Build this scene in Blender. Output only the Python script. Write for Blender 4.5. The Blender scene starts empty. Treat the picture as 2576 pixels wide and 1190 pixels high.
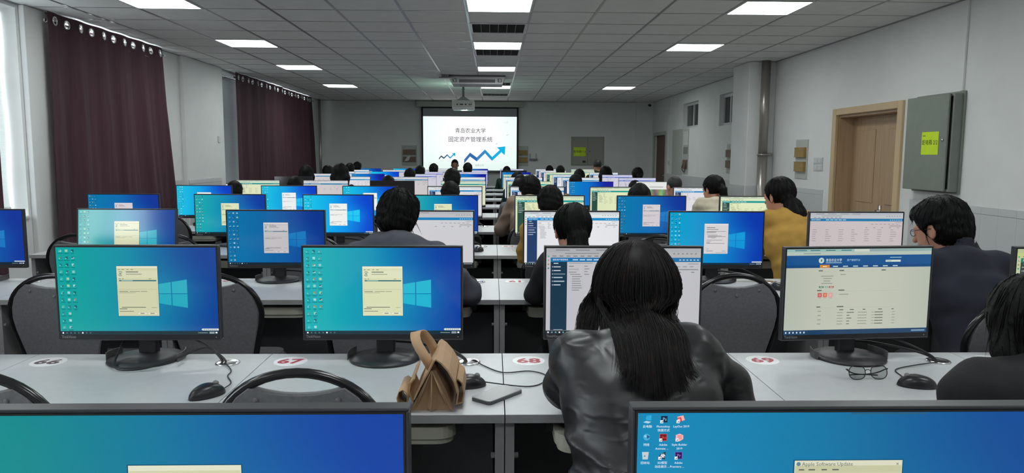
import bpy, math, random
import numpy as np
from mathutils import Matrix, Vector

# ------------------------------------------------------------------ camera, world, exposure
S = bpy.context.scene
COL = S.collection
W_PX, H_PX, F_PX = 2576, 1190, 1839.6
CAM_Z = 1.45
pitch, yaw, roll = 0.1104, 0.0269, 0.0051
fw = Vector((math.sin(yaw) * math.cos(pitch), math.cos(yaw) * math.cos(pitch), -math.sin(pitch)))
rt = Vector((math.cos(yaw), -math.sin(yaw), 0.0))
up = rt.cross(fw)
r2 = rt * math.cos(roll) + up * math.sin(roll)
u2 = up * math.cos(roll) - rt * math.sin(roll)
cam = bpy.data.cameras.new('camera')
cam.sensor_fit = 'HORIZONTAL'
cam.sensor_width = 36.0
cam.lens = 36.0 * F_PX / W_PX
cam.clip_start = 0.02
cam_ob = bpy.data.objects.new('camera', cam)
COL.objects.link(cam_ob)
M = Matrix.Identity(4)
for i in range(3):
    M[i][0] = r2[i]; M[i][1] = u2[i]; M[i][2] = -fw[i]
M[2][3] = CAM_Z
cam_ob.matrix_world = M
S.camera = cam_ob

world = bpy.data.worlds.new('overcast_sky')
S.world = world
world.use_nodes = True
bg = world.node_tree.nodes['Background']
bg.inputs[0].default_value = (0.86, 0.95, 1.0, 1)
bg.inputs[1].default_value = 9.0
PANEL_EMIT = 17.0
S.view_settings.view_transform = 'Standard'
S.view_settings.look = 'None'
S.view_settings.gamma = 1.0
S.view_settings.use_curve_mapping = False
S.view_settings.exposure = 0.0

random.seed(7)
PI = math.pi
R_ = math.radians

# ------------------------------------------------------------------ materials
def s2l(c):
    return tuple((x / 255 / 12.92) if x / 255 <= 0.04045 else ((x / 255 + 0.055) / 1.055) ** 2.4 for x in c)

MATS = {}
def mat(name, col, rough=0.6, metal=0.0, var=0.06, scale=12.0, bump=0.0, bscale=60.0, spec=0.5, stretch=None, col2=None, trans=0.0, coat=0.0, sheen=0.0, fac_range=(0.3, 0.7)):
    """principled with a noise-driven colour variation and optional bump; col is linear rgb"""
    m = bpy.data.materials.new(name)
    m.use_nodes = True
    nt = m.node_tree
    b = nt.nodes['Principled BSDF']
    tc = nt.nodes.new('ShaderNodeTexCoord')
    mp = nt.nodes.new('ShaderNodeMapping')
    nt.links.new(tc.outputs['Object'], mp.inputs['Vector'])
    if stretch:
        mp.inputs['Scale'].default_value = stretch
    nz = nt.nodes.new('ShaderNodeTexNoise')
    nz.inputs['Scale'].default_value = scale
    nz.inputs['Detail'].default_value = 4
    nt.links.new(mp.outputs[0], nz.inputs['Vector'])
    rp = nt.nodes.new('ShaderNodeValToRGB')
    rp.color_ramp.elements[0].position = fac_range[0]
    rp.color_ramp.elements[1].position = fac_range[1]
    c2 = col2 if col2 else tuple(min(1, x * (1 + var)) for x in col)
    c1 = col if col2 else tuple(x * (1 - var) for x in col)
    rp.color_ramp.elements[0].color = (*c1, 1)
    rp.color_ramp.elements[1].color = (*c2, 1)
    nt.links.new(nz.outputs['Fac'], rp.inputs['Fac'])
    nt.links.new(rp.outputs['Color'], b.inputs['Base Color'])
    b.inputs['Roughness'].default_value = rough
    b.inputs['Metallic'].default_value = metal
    b.inputs['Specular IOR Level'].default_value = spec
    if coat:
        b.inputs['Coat Weight'].default_value = coat
    if sheen:
        b.inputs['Sheen Weight'].default_value = sheen
    if trans:
        ot = nt.nodes['Material Output']
        tr = nt.nodes.new('ShaderNodeBsdfTranslucent')
        nt.links.new(rp.outputs['Color'], tr.inputs['Color'])
        mx = nt.nodes.new('ShaderNodeMixShader')
        mx.inputs[0].default_value = trans
        nt.links.new(b.outputs[0], mx.inputs[1])
        nt.links.new(tr.outputs[0], mx.inputs[2])
        nt.links.new(mx.outputs[0], ot.inputs['Surface'])
    if bump:
        n2 = nt.nodes.new('ShaderNodeTexNoise')
        n2.inputs['Scale'].default_value = bscale
        n2.inputs['Detail'].default_value = 3
        nt.links.new(mp.outputs[0], n2.inputs['Vector'])
        bp = nt.nodes.new('ShaderNodeBump')
        bp.inputs['Strength'].default_value = bump
        bp.inputs['Distance'].default_value = 0.01
        nt.links.new(n2.outputs['Fac'], bp.inputs['Height'])
        nt.links.new(bp.outputs[0], b.inputs['Normal'])
    MATS[name] = m
    return m

def emit_mat(name, col, strength):
    m = bpy.data.materials.new(name)
    m.use_nodes = True
    b = m.node_tree.nodes['Principled BSDF']
    b.inputs['Base Color'].default_value = (0.8, 0.8, 0.8, 1)
    b.inputs['Emission Color'].default_value = (*col, 1)
    b.inputs['Emission Strength'].default_value = strength
    MATS[name] = m
    return m

def screen_mat(name, rough, spec, strength=1.0):
    """light coming from a lit display: colours from the mesh, glossy surface on top"""
    m = bpy.data.materials.new(name)
    m.use_nodes = True
    nt = m.node_tree
    b = nt.nodes['Principled BSDF']
    at = nt.nodes.new('ShaderNodeVertexColor')
    at.layer_name = 'Col'
    b.inputs['Base Color'].default_value = (0.01, 0.01, 0.012, 1)
    b.inputs['Roughness'].default_value = rough
    b.inputs['Specular IOR Level'].default_value = spec
    nt.links.new(at.outputs['Color'], b.inputs['Emission Color'])
    b.inputs['Emission Strength'].default_value = strength
    MATS[name] = m
    return m

def vcol_mat(name, rough=0.6):
    m = bpy.data.materials.new(name)
    m.use_nodes = True
    nt = m.node_tree
    b = nt.nodes['Principled BSDF']
    at = nt.nodes.new('ShaderNodeVertexColor')
    at.layer_name = 'Col'
    nt.links.new(at.outputs['Color'], b.inputs['Base Color'])
    b.inputs['Roughness'].default_value = rough
    MATS[name] = m
    return m

mat('wall_paint', (0.70, 0.71, 0.70), 0.85, var=0.03, scale=3, bump=0.05, bscale=90)
mat('ceiling_tile', (0.68, 0.68, 0.665), 0.9, var=0.03, scale=6, bump=0.1, bscale=120)
mat('grid_metal', (0.30, 0.30, 0.30), 0.28, metal=0.6, var=0.03)
mat('slab', (0.2, 0.2, 0.2), 0.9)
mat('floor_tile', (0.34, 0.34, 0.34), 0.4, var=0.1, scale=4)
mat('glazed_tile', (0.56, 0.57, 0.58), 0.16, var=0.02, scale=4)
mat('grout', (0.36, 0.36, 0.36), 0.9)
mat('desk_top', (0.53, 0.54, 0.555), 0.36, var=0.03, scale=30)
mat('desk_edge', (0.34, 0.34, 0.345), 0.5, var=0.03)
mat('desk_leg', (0.33, 0.33, 0.335), 0.5, var=0.05, scale=40)
mat('desk_dark', (0.085, 0.087, 0.09), 0.7, var=0.1)
mat('tray_plastic', (0.46, 0.45, 0.37), 0.45, var=0.04, scale=8)
mat('black_plastic', (0.012, 0.012, 0.014), 0.42, var=0.1, bump=0.05, bscale=400)
mat('bezel_grey', (0.035, 0.037, 0.04), 0.4, var=0.05)
mat('base_black', (0.022, 0.023, 0.025), 0.42, var=0.1)
mat('guard_grey', (0.12, 0.12, 0.12), 0.4, metal=0.3)
mat('chrome', (0.7, 0.7, 0.7), 0.2, metal=1.0, var=0.02)
mat('logo_grey', (0.32, 0.32, 0.33), 0.5)
mat('cable_black', (0.01, 0.01, 0.011), 0.45)
mat('chair_tube', (0.012, 0.012, 0.013), 0.22, var=0.1, spec=0.6)
mat('chair_fabric', (0.16, 0.16, 0.17), 0.9, var=0.12, scale=90, bump=0.15, bscale=500, sheen=0.3)
mat('sticker_white', (0.82, 0.82, 0.83), 0.35, var=0.02)
mat('sticker_red', s2l((170, 12, 44)), 0.4)
mat('sticker_dark', s2l((70, 50, 55)), 0.4)
mat('curtain_maroon', s2l((68, 41, 49)), 0.85, var=0.16, scale=5, stretch=(1, 6, 0.4), trans=0.02, bump=0.1, bscale=300)
mat('blind_white', (0.55, 0.58, 0.56), 0.8, var=0.05, scale=3, stretch=(1, 1, 40), trans=0.16)
mat('blind_shaded', (0.42, 0.45, 0.45), 0.8, var=0.05, scale=3, stretch=(1, 1, 40), trans=0.03)  # same white blind, its dimness in the recess put into the colour
mat('window_frame', (0.55, 0.57, 0.58), 0.4, var=0.02)
mat('door_wood', s2l((172, 144, 114)), 0.45, var=0.09, scale=6, stretch=(6, 6, 0.35))
mat('door_frame_wood', s2l((196, 170, 134)), 0.45, var=0.07, scale=6, stretch=(1, 1, 0.4))
mat('door_brown', s2l((100, 72, 58)), 0.5, var=0.1, scale=6, stretch=(6, 6, 0.4))
mat('box_grey', s2l((120, 126, 118)), 0.5, var=0.04)
mat('box_cream', s2l((150, 150, 140)), 0.55, var=0.04)
mat('note_yellow', s2l((198, 228, 20)), 0.55, var=0.03)
mat('ink_black', (0.01, 0.01, 0.01), 0.6)
mat('board_grey', s2l((175, 178, 172)), 0.6, var=0.04)
mat('pocket_wood', s2l((150, 122, 66)), 0.5, var=0.12, scale=8, stretch=(1, 1, 4))
mat('pocket_dark', s2l((112, 90, 72)), 0.5, var=0.12, scale=8)
mat('paper', (0.62, 0.62, 0.61), 0.7, var=0.05, scale=20)
mat('pipe_metal', (0.36, 0.33, 0.31), 0.32, metal=0.75, var=0.08, scale=3)
mat('grille_dark', (0.15, 0.15, 0.15), 0.7, var=0.1)
mat('white_plastic', (0.56, 0.57, 0.57), 0.4, var=0.03)
mat('grey_plastic', (0.22, 0.22, 0.22), 0.5, var=0.05)
mat('screen_fabric', (0.30, 0.32, 0.33), 0.8, var=0.02)
mat('screen_border', (0.008, 0.008, 0.008), 0.8)
mat('leather_black', (0.013, 0.0135, 0.015), 0.40, var=0.35, scale=9, bump=0.10, bscale=30, spec=0.55)
_lm = MATS['leather_black'].node_tree
for _n in _lm.nodes:
    if _n.type == 'TEX_NOISE' and abs(_n.inputs['Scale'].default_value - 30) < 0.1:
        _n.noise_type = 'RIDGED_MULTIFRACTAL'; _n.inputs['Scale'].default_value = 15.0; _n.inputs['Detail'].default_value = 4.0; _n.inputs['Distortion'].default_value = 0.6
    if _n.type == 'MAPPING':
        _n.inputs['Scale'].default_value = (1.0, 1.0, 2.4)
    if _n.type == 'BUMP':
        _n.inputs['Strength'].default_value = 0.4
mat('bag_tan', s2l((182, 148, 114)), 0.6, var=0.06, scale=18, bump=0.06, bscale=200)
mat('phone_grey', (0.12, 0.125, 0.13), 0.35, metal=0.5)
mat('phone_glass', (0.03, 0.04, 0.045), 0.2, spec=0.35)
mat('mouse_black', (0.014, 0.014, 0.016), 0.34, var=0.1)
mat('skin', s2l((196, 142, 116)), 0.5, var=0.06, scale=14)
mat('skin_dark', s2l((150, 104, 82)), 0.5, var=0.06, scale=14)
mat('hair_black', (0.0045, 0.004, 0.004), 0.55, var=0.4, scale=14, stretch=(9, 9, 0.6), bump=0.3, bscale=22, spec=0.14)
mat('hair_brown', (0.006, 0.005, 0.005), 0.55, scale=9, stretch=(9, 5, 0.35), bump=0.06, bscale=26, spec=0.2, col2=(0.026, 0.010, 0.008), fac_range=(0.5, 0.9))
mat('hair_grey', (0.012, 0.011, 0.011), 0.5, var=0.5, scale=14, stretch=(9, 9, 0.6), bump=0.4, bscale=22)
def cloth(name, rgb, rough=0.85, **k):
    return mat(name, s2l(rgb), rough, var=0.1, scale=20, bump=0.12, bscale=240, **k)
cloth('cloth_charcoal', (74, 76, 86)); cloth('cloth_black', (17, 17, 19)); cloth('cloth_navy', (25, 28, 42))
cloth('cloth_mustard', (176, 136, 60)); cloth('cloth_brown', (138, 118, 104)); cloth('cloth_cream', (206, 196, 172))
cloth('cloth_olive', (122, 106, 74)); cloth('cloth_grey', (110, 110, 114)); cloth('cloth_green', (36, 56, 48))
cloth('cloth_orange', (190, 74, 36)); cloth('trouser_dark', (34, 35, 40)); cloth('shoe_black', (22, 22, 22), 0.5)
cloth('cloth_plum', (120, 70, 84)); cloth('cloth_sleeve_teal', (30, 62, 62)); cloth('cloth_umber', (70, 58, 50))
screen_mat('display', 0.12, 0.5)
screen_mat('projected', 0.9, 0.0, 1.05)
vcol_mat('print_colour', 0.6)
emit_mat('panel_light', (0.94, 1.0, 0.99), PANEL_EMIT)

# ------------------------------------------------------------------ mesh helpers
class MB:
    def __init__(s):
        s.v = []; s.f = []; s.c = None; s.mi = []; s.cur = 0
    def add(s, vs, fs):
        o = len(s.v)
        s.v.extend([tuple(map(float, p)) for p in vs])
        for f in fs:
            s.f.append(tuple(o + i for i in f)); s.mi.append(s.cur)
        return s
    def box(s, x0, x1, y0, y1, z0, z1):
        return s.add([(x0, y0, z0), (x1, y0, z0), (x1, y1, z0), (x0, y1, z0), (x0, y0, z1), (x1, y0, z1), (x1, y1, z1), (x0, y1, z1)],
                     [(0, 3, 2, 1), (4, 5, 6, 7), (0, 1, 5, 4), (1, 2, 6, 5), (2, 3, 7, 6), (3, 0, 4, 7)])
    def rbox(s, x0, x1, y0, y1, z0, z1, b):
        """chamfered box"""
        X = (x0, x1); Y = (y0, y1); Z = (z0, z1)
        vs = []; idx = {}
        for i in (0, 1):
            for j in (0, 1):
                for k in (0, 1):
                    sx, sy, sz = (1, -1)[i], (1, -1)[j], (1, -1)[k]
                    x, y, z = X[i], Y[j], Z[k]
                    idx[i, j, k, 0] = len(vs); vs.append((x, y + sy * b, z + sz * b))
                    idx[i, j, k, 1] = len(vs); vs.append((x + sx * b, y, z + sz * b))
                    idx[i, j, k, 2] = len(vs); vs.append((x + sx * b, y + sy * b, z))
        fs = []
        for i in (0, 1):
            fs.append([idx[i, j, k, 0] for j, k in ((0, 0), (1, 0), (1, 1), (0, 1))])
            fs.append([idx[j, i, k, 1] for j, k in ((0, 0), (1, 0), (1, 1), (0, 1))])
            fs.append([idx[j, k, i, 2] for j, k in ((0, 0), (1, 0), (1, 1), (0, 1))])
        for a in (0, 1):
            for c in (0, 1):
                fs.append([idx[a, c, 0, 0], idx[a, c, 1, 0], idx[a, c, 1, 1], idx[a, c, 0, 1]])
                fs.append([idx[a, 0, c, 0], idx[a, 1, c, 0], idx[a, 1, c, 2], idx[a, 0, c, 2]])
                fs.append([idx[0, a, c, 1], idx[1, a, c, 1], idx[1, a, c, 2], idx[0, a, c, 2]])
        for i in (0, 1):
            for j in (0, 1):
                for k in (0, 1):
                    fs.append([idx[i, j, k, 0], idx[i, j, k, 1], idx[i, j, k, 2]])
        cx, cy, cz = (x0 + x1) / 2, (y0 + y1) / 2, (z0 + z1) / 2
        out = []
        for f in fs:
            p = [Vector(vs[q]) for q in f]
            n = (p[1] - p[0]).cross(p[2] - p[0])
            m = sum(p, Vector()) / len(p) - Vector((cx, cy, cz))
            out.append(tuple(f) if n.dot(m) > 0 else tuple(reversed(f)))
        return s.add(vs, out)
    def cyl(s, p0, p1, r0, r1=None, n=16, caps=True):
        r1 = r0 if r1 is None else r1
        p0 = Vector(p0); p1 = Vector(p1)
        d = (p1 - p0).normalized()
        a = d.orthogonal().normalized(); b = d.cross(a)
        vs = []
        for p, r in ((p0, r0), (p1, r1)):
            for i in range(n):
                t = 2 * PI * i / n
                vs.append(p + a * (r * math.cos(t)) + b * (r * math.sin(t)))
        fs = [(i, (i + 1) % n, n + (i + 1) % n, n + i) for i in range(n)]
        if caps:
            fs += [tuple(reversed(range(n))), tuple(range(n, 2 * n))]
        return s.add(vs, fs)
    def tube(s, pts, r, n=8, closed=False):
        P = [Vector(p) for p in pts]; k = len(P)
        rr = r if isinstance(r, (list, tuple)) else [r] * k
        vs = []; prev = None
        for i in range(k):
            if closed:
                t = P[(i + 1) % k] - P[i - 1]
            else:
                t = P[min(i + 1, k - 1)] - P[max(i - 1, 0)]
            t.normalize()
            a = t.orthogonal().normalized() if prev is None else (prev - t * prev.dot(t)).normalized()
            prev = a; b = t.cross(a)
            for j in range(n):
                q = 2 * PI * j / n
                vs.append(P[i] + a * (rr[i] * math.cos(q)) + b * (rr[i] * math.sin(q)))
        fs = []
        for i in range(k if closed else k - 1):
            i2 = (i + 1) % k
            for j in range(n):
                fs.append((i * n + j, i * n + (j + 1) % n, i2 * n + (j + 1) % n, i2 * n + j))
        if not closed:
            fs += [tuple(reversed(range(n))), tuple(range((k - 1) * n, k * n))]
        return s.add(vs, fs)
    def prism(s, poly, y0, y1):
        """polygon in (x, z), counter-clockwise seen from -y, extruded along y"""
        n = len(poly)
        vs = [(x, y0, z) for x, z in poly] + [(x, y1, z) for x, z in poly]
        fs = [tuple(range(n)), tuple(reversed(range(n, 2 * n)))] + [(i, n + i, n + (i + 1) % n, (i + 1) % n) for i in range(n)]
        return s.add(vs, fs)
    def zprism(s, poly, z0, z1):
        n = len(poly)
        vs = [(x, y, z0) for x, y in poly] + [(x, y, z1) for x, y in poly]
        fs = [tuple(reversed(range(n))), tuple(range(n, 2 * n))] + [(i, (i + 1) % n, n + (i + 1) % n, n + i) for i in range(n)]
        return s.add(vs, fs)
    def lathe(s, prof, n=24, c=(0, 0, 0), sy=1.0):
        vs = []
        for r, z in prof:
            for i in range(n):
                t = 2 * PI * i / n
                vs.append((c[0] + r * math.cos(t), c[1] + sy * r * math.sin(t), c[2] + z))
        k = len(prof)
        fs = [(i * n + j, i * n + (j + 1) % n, (i + 1) * n + (j + 1) % n, (i + 1) * n + j) for i in range(k - 1) for j in range(n)]
        fs += [tuple(reversed(range(n))), tuple(range((k - 1) * n, k * n))]
        return s.add(vs, fs)
    def strip(s, pts, w, th, axis='y'):
        """a flat band following pts (x, z) extruded along y from y0 to y1 = w; thickness th"""
        n = len(pts)
        o = []
        for i in range(n):
            a = Vector((*pts[max(i - 1, 0)], 0)); b = Vector((*pts[min(i + 1, n - 1)], 0))
            t = (b - a).normalized()
            o.append((pts[i][0] - t.y * th, pts[i][1] + t.x * th))
        return s.prism(list(pts) + list(reversed(o)), w[0], w[1])
    def mesh(s, name, mats, smooth=False):
        me = bpy.data.meshes.new(name)
        me.from_pydata(s.v, [], s.f)
        for m in (mats if isinstance(mats, (list, tuple)) else [mats]):
            me.materials.append(MATS[m])
        if any(s.mi):
            me.polygons.foreach_set('material_index', s.mi)
        if smooth:
            me.polygons.foreach_set('use_smooth', [True] * len(s.f))
        me.update()
        return me

def link(name, data, parent=None, loc=(0, 0, 0), rz=0.0, smooth_angle=None):
    o = bpy.data.objects.new(name, data)
    COL.objects.link(o)
    o.location = loc
    if rz:
        o.rotation_euler = (0, 0, rz)
    if parent is not None:
        o.parent = parent
    return o

def part(name, mb, m, parent, smooth=False, loc=(0, 0, 0), rz=0.0):
    return link(name, mb.mesh(name, m, smooth), parent, loc, rz)

def tag(o, label=None, cat=None, group=None, kind=None):
    if label: o['label'] = label
    if cat: o['category'] = cat
    if group: o['group'] = group
    if kind: o['kind'] = kind
    return o

def empty(name, loc=(0, 0, 0), rz=0.0):
    return link(name, None, None, loc, rz)

def struct(name, mb, m, parent=None, smooth=False):
    o = part(name, mb, m, parent, smooth)
    if parent is None:
        o['kind'] = 'structure'
    return o

def copy_tree(o, parent=None):
    c = o.copy()
    COL.objects.link(c)
    c.parent = parent
    for ch in o.children:
        copy_tree(ch, c)
    return c

def spline(pts, n=6):
    """catmull-rom through pts"""
    P = [Vector(p) for p in pts]
    out = []
    for i in range(len(P) - 1):
        p0 = P[max(i - 1, 0)]; p1 = P[i]; p2 = P[i + 1]; p3 = P[min(i + 2, len(P) - 1)]
        for j in range(n):
            t = j / n
            out.append(0.5 * ((2 * p1) + (p2 - p0) * t + (2 * p0 - 5 * p1 + 4 * p2 - p3) * t * t + (3 * p1 - p0 - 3 * p2 + p3) * t ** 3))
    out.append(P[-1])
    return out

# text outlines from the built-in font, as (verts2d, faces)
_TXT = {}
def text_shape(body, bold=0.0):
    key = (body, bold)
    if key in _TXT:
        return _TXT[key]
    c = bpy.data.curves.new('lettering', 'FONT')
    c.body = body; c.resolution_u = 2; c.size = 1.0; c.offset = bold
    o = bpy.data.objects.new('lettering', c)
    COL.objects.link(o)
    dg = bpy.context.evaluated_depsgraph_get()
    me = bpy.data.meshes.new_from_object(o.evaluated_get(dg))
    v = [(p.co.x, p.co.y) for p in me.vertices]
    f = [tuple(p.vertices) for p in me.polygons]
    bpy.data.objects.remove(o); bpy.data.curves.remove(c); bpy.data.meshes.remove(me)
    _TXT[key] = (v, f)
    return v, f

class Flat:
    """a flat picture made of coloured shapes, x right, z up, layered towards -y"""
    def __init__(s, w, h):
        s.w = w; s.h = h; s.v = []; s.f = []; s.c = []
    def P(s, u, v, l):
        return ((u - 0.5) * s.w, -l * 0.00018, (0.5 - v) * s.h)
    def poly(s, pts, col, l=1):
        o = len(s.v)
        for u, v in pts:
            s.v.append(s.P(u, v, l)); s.c.append((*s2l(col), 1))
        s.f.append(tuple(range(o, o + len(pts))))
    def rect(s, u0, v0, u1, v1, col, l=1):
        s.poly([(u0, v1), (u1, v1), (u1, v0), (u0, v0)], col, l)
    def disc(s, u, v, r, col, l=1, n=16):
        a = s.w / s.h
        s.poly([(u + r * math.cos(2 * PI * i / n), v - r * a * math.sin(2 * PI * i / n)) for i in range(n)], col, l)
    def text(s, body, u, v, hgt, col, l=3, align='l', sx=1.0):
        """v is the baseline, hgt the letter height as a share of the picture height"""
        vs, fs = text_shape(body)
        if not vs: return
        k = hgt * s.h / 0.75
        xs = [p[0] for p in vs]; wid = (max(xs) - min(xs)) * k * sx
        x0 = (u - 0.5) * s.w - min(xs) * k * sx - (wid / 2 if align == 'c' else wid if align == 'r' else 0)
        z0 = (0.5 - v) * s.h
        o = len(s.v)
        for x, y in vs:
            s.v.append((x0 + x * k * sx, -l * 0.00018, z0 + y * k)); s.c.append((*s2l(col), 1))
        for f in fs:
            s.f.append(tuple(o + i for i in f))
    def line(s, u0, u1, v, t, col, l=2):
        s.rect(u0, v - t / 2, u1, v + t / 2, col, l)
    def grid(s, nu, nv, fn, l=0):
        o = len(s.v)
        for j in range(nv + 1):
            for i in range(nu + 1):
                u = i / nu; v = j / nv
                s.v.append(s.P(u, v, l)); s.c.append((*s2l(fn(u, v)), 1))
        for j in range(nv):
            for i in range(nu):
                a = o + j * (nu + 1) + i
                s.f.append((a, a + nu + 1, a + nu + 2, a + 1))
    def mesh(s, name, m):
        me = bpy.data.meshes.new(name)
        me.from_pydata(s.v, [], s.f)
        at = me.color_attributes.new('Col', 'FLOAT_COLOR', 'POINT')
        at.data.foreach_set('color', np.array(s.c, dtype=np.float32).ravel())
        me.materials.append(MATS[m])
        me.update()
        return me

def lerp3(a, b, t):
    return tuple(x + (y - x) * t for x, y in zip(a, b))
def sst(a, b, x):
    t = max(0.0, min(1.0, (x - a) / (b - a)))
    return t * t * (3 - 2 * t)
ORD = ['first', 'second', 'third', 'fourth', 'fifth', 'sixth', 'seventh', 'eighth', 'ninth', 'tenth', 'eleventh', 'twelfth']

# ================================================================== the room
XL, XR, YB, YR, ZC = -4.25, 3.97, 18.25, -3.0, 2.769
struct('floor', MB().box(XL - 0.5, XR + 0.5, YR - 0.3, YB + 0.3, -0.1, 0.0), 'floor_tile')

# ---- left wall with window openings (piers, parapet, lintel in one shell)
WIN_L = [(-2.6, 1.7), (2.4, 6.8), (7.55, 9.4), (11.68, 17.1)]
SILL, HEAD = 0.85, 2.735
mb = MB()
ys = [YR - 0.3]
for a, b in WIN_L:
    ys += [a, b]
ys.append(YB + 0.3)
for i in range(0, len(ys), 2):
    mb.box(XL - 0.4, XL, ys[i], ys[i + 1], 0, ZC + 0.1)
for a, b in WIN_L:
    mb.box(XL - 0.4, XL, a, b, 0, SILL)
    mb.box(XL - 0.4, XL, a, b, HEAD, ZC + 0.1)
wall_left = struct('wall_left', mb, 'wall_paint')
part('pilaster', MB().rbox(XL, XL + 0.06, 10.2, 11.64, 0.0, ZC, 0.004), 'wall_paint', wall_left)
part('pilaster', MB().rbox(XL, XL + 0.05, 6.84, 7.16, 0.0, ZC, 0.004), 'wall_paint', wall_left)

def window_left(idx, a, b):
    x = XL - 0.32
    m = MB()
    m.box(x - 0.03, x + 0.03, a, b, SILL, SILL + 0.06).box(x - 0.03, x + 0.03, a, b, HEAD - 0.06, HEAD)
    n = max(2, round((b - a) / 1.1))
    for i in range(n + 1):
        y = a + (b - a) * i / n
        m.box(x - 0.03, x + 0.03, max(a, y - 0.03), min(b, y + 0.03), SILL + 0.06, HEAD - 0.06)
    w = struct('window_%d' % idx, m, 'window_frame')
    for i in range(n):
        y0 = a + (b - a) * i / n + 0.03; y1 = a + (b - a) * (i + 1) / n - 0.03
        part('transom', MB().box(x - 0.02, x + 0.02, y0, y1, 2.10, 2.15), 'window_frame', w)
    part('window_sill', MB().rbox(XL - 0.38, XL + 0.02, a + 0.005, b - 0.005, SILL, SILL + 0.03, 0.005), 'window_frame', w)
    return w
for i, (a, b) in enumerate(WIN_L):
    window_left(i + 1, a, b)

# ---- right wall with door and high windows
DOOR = (7.03, 8.49, 2.0)
HWIN = [(12.05, 12.88, 1.98, 2.52), (14.21, 15.34, 2.02, 2.53)]
mb = MB()
x0, x1 = XR, XR + 0.3
segs = [(YR - 0.3, 7.10), (8.42, 12.05), (12.88, 14.21), (15.34, 16.80), (18.0, YB + 0.3)]
for a, b in segs:
    mb.box(x0, x1, a, b, 0, ZC + 0.1)
mb.box(x0, x1, 7.10, 8.42, 1.94, ZC + 0.1)
mb.box(x0, x1, 16.80, 18.0, 1.96, ZC + 0.1)
for a, b, c, d in HWIN:
    mb.box(x0, x1, a, b, 0, c).box(x0, x1, a, b, d, ZC + 0.1)
wall_right = struct('wall_right', mb, 'wall_paint')
pillar = struct('pillar', MB().rbox(3.59, XR, 10.33, 11.02, 0, ZC, 0.006), 'wall_paint')
mb = MB()
mb.box(XL - 0.4, XR + 0.3, YB, YB + 0.3, 0, ZC + 0.1)
wall_back = struct('wall_back', mb, 'wall_paint')
part('pilaster', MB().rbox(3.55, XR, YB - 0.05, YB, 0, ZC, 0.004), 'wall_paint', wall_back)
struct('wall_rear', MB().box(XL - 0.4, XR + 0.3, YR - 0.3, YR, 0, ZC + 0.1), 'wall_paint')

# ---- glazed tile dado
tile_m = MB().rbox(-0.004, 0.004, 0.0, 0.204, 0.0, 0.299, 0.0007).mesh('tile', 'glazed_tile')
cap_m = MB().rbox(-0.006, 0.006, 0.0, 0.204, 0.0, 0.059, 0.0007).mesh('cap_tile', 'glazed_tile')
def dado(wall, x, y0, y1, skip=(), rows=2, z=1.055):
    y = y0
    while y + 0.2 < y1:
        if not any(a - 0.2 < y < b for a, b in skip):
            link('cap_tile', cap_m, wall, (x, y, z - 0.058))
            for r in range(rows):
                link('tile', tile_m, wall, (x, y, z - 0.06 - 0.3 * (r + 1)))
        y += 0.205
dado(wall_right, XR - 0.003, 5.0, 10.3, skip=((7.0, 8.52),))
dado(wall_right, XR - 0.003, 11.04, 12.9, rows=2)
dado(wall_left, XL + 0.003, 9.52, 10.18, rows=2, z=1.09)
dado(wall_left, XL + 0.063, 10.22, 11.62, rows=2, z=1.09)
part('dado_panel', MB().box(XR - 0.006, XR, 12.9, 16.7, 0.05, 1.055), 'glazed_tile', wall_right)
part('dado_panel', MB().box(XR - 0.006, XR, YR, 5.0, 0.05, 1.055), 'glazed_tile', wall_right)
part('dado_panel', MB().box(3.584, 3.59, 10.34, 11.0, 0.05, 1.04), 'glazed_tile', pillar)
part('dado_panel', MB().box(3.595, XR, 10.324, 10.33, 0.05, 1.04), 'glazed_tile', pillar)

# ---- ceiling: slab, grid rails, tiles
GX, GY = -0.243, 6.9545
ceil = struct('ceiling', MB().box(XL - 0.4, XR + 0.3, YR - 0.3, YB + 0.3, ZC + 0.1, ZC + 0.2), 'slab')
LIGHT_Y = [6.3545, 8.7545, 11.1545, 14.1545, 3.9545, 1.5545, -0.8455]
LIGHT_K = {-5: LIGHT_Y, 0: LIGHT_Y, 4: [6.3545, 8.7545, 14.1545, 3.9545, 1.5545, -0.8455]}
lights = []
for k, L in LIGHT_K.items():
    for y in L:
        lights.append((k, round((y - GY) / 0.6)))
vents = [(0, 1), (0, 4), (0, 11), (0, 15)]
special = set(lights) | set(vents)
tile_full = MB().rbox(0.006, 0.594, 0.006, 0.594, 0, 0.012, 0.003).mesh('tile', 'ceiling_tile')
edge_cache = {}
far_mb = MB()
for k in range(-7, 8):
    xa, xb = max(GX + 0.6 * k, XL + 0.005), min(GX + 0.6 * (k + 1), XR - 0.005)
    if xb - xa < 0.02:
        continue
    for j in range(-16, 19):
        ya, yb = max(GY + 0.6 * j, YR), min(GY + 0.6 * (j + 1), YB)
        if (k, j) in special:
            continue
        if j < -2:
            far_mb.rbox(xa + 0.006, xb - 0.006, ya + 0.006, yb - 0.006, ZC + 0.004, ZC + 0.016, 0.003)
            continue
        if xb - xa > 0.59 and yb - ya > 0.59:
            me = tile_full
        else:
            key = (round(xb - xa, 3), round(yb - ya, 3))
            if key not in edge_cache:
                edge_cache[key] = MB().rbox(0.006, key[0] - 0.006, 0.006, key[1] - 0.006, 0, 0.012, 0.003).mesh('tile', 'ceiling_tile')
            me = edge_cache[key]
        link('tile', me, ceil, (xa, ya, ZC + 0.004))
tag(part('tile', far_mb, 'ceiling_tile', ceil), kind='stuff')
for k in range(-6, 8):
    x = GX + 0.6 * k
    if XL < x < XR - 0.03:
        part('grid_rail', MB().box(x - 0.011, x + 0.011, YR, YB, ZC, ZC + 0.03), 'grid_metal', ceil)
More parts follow.
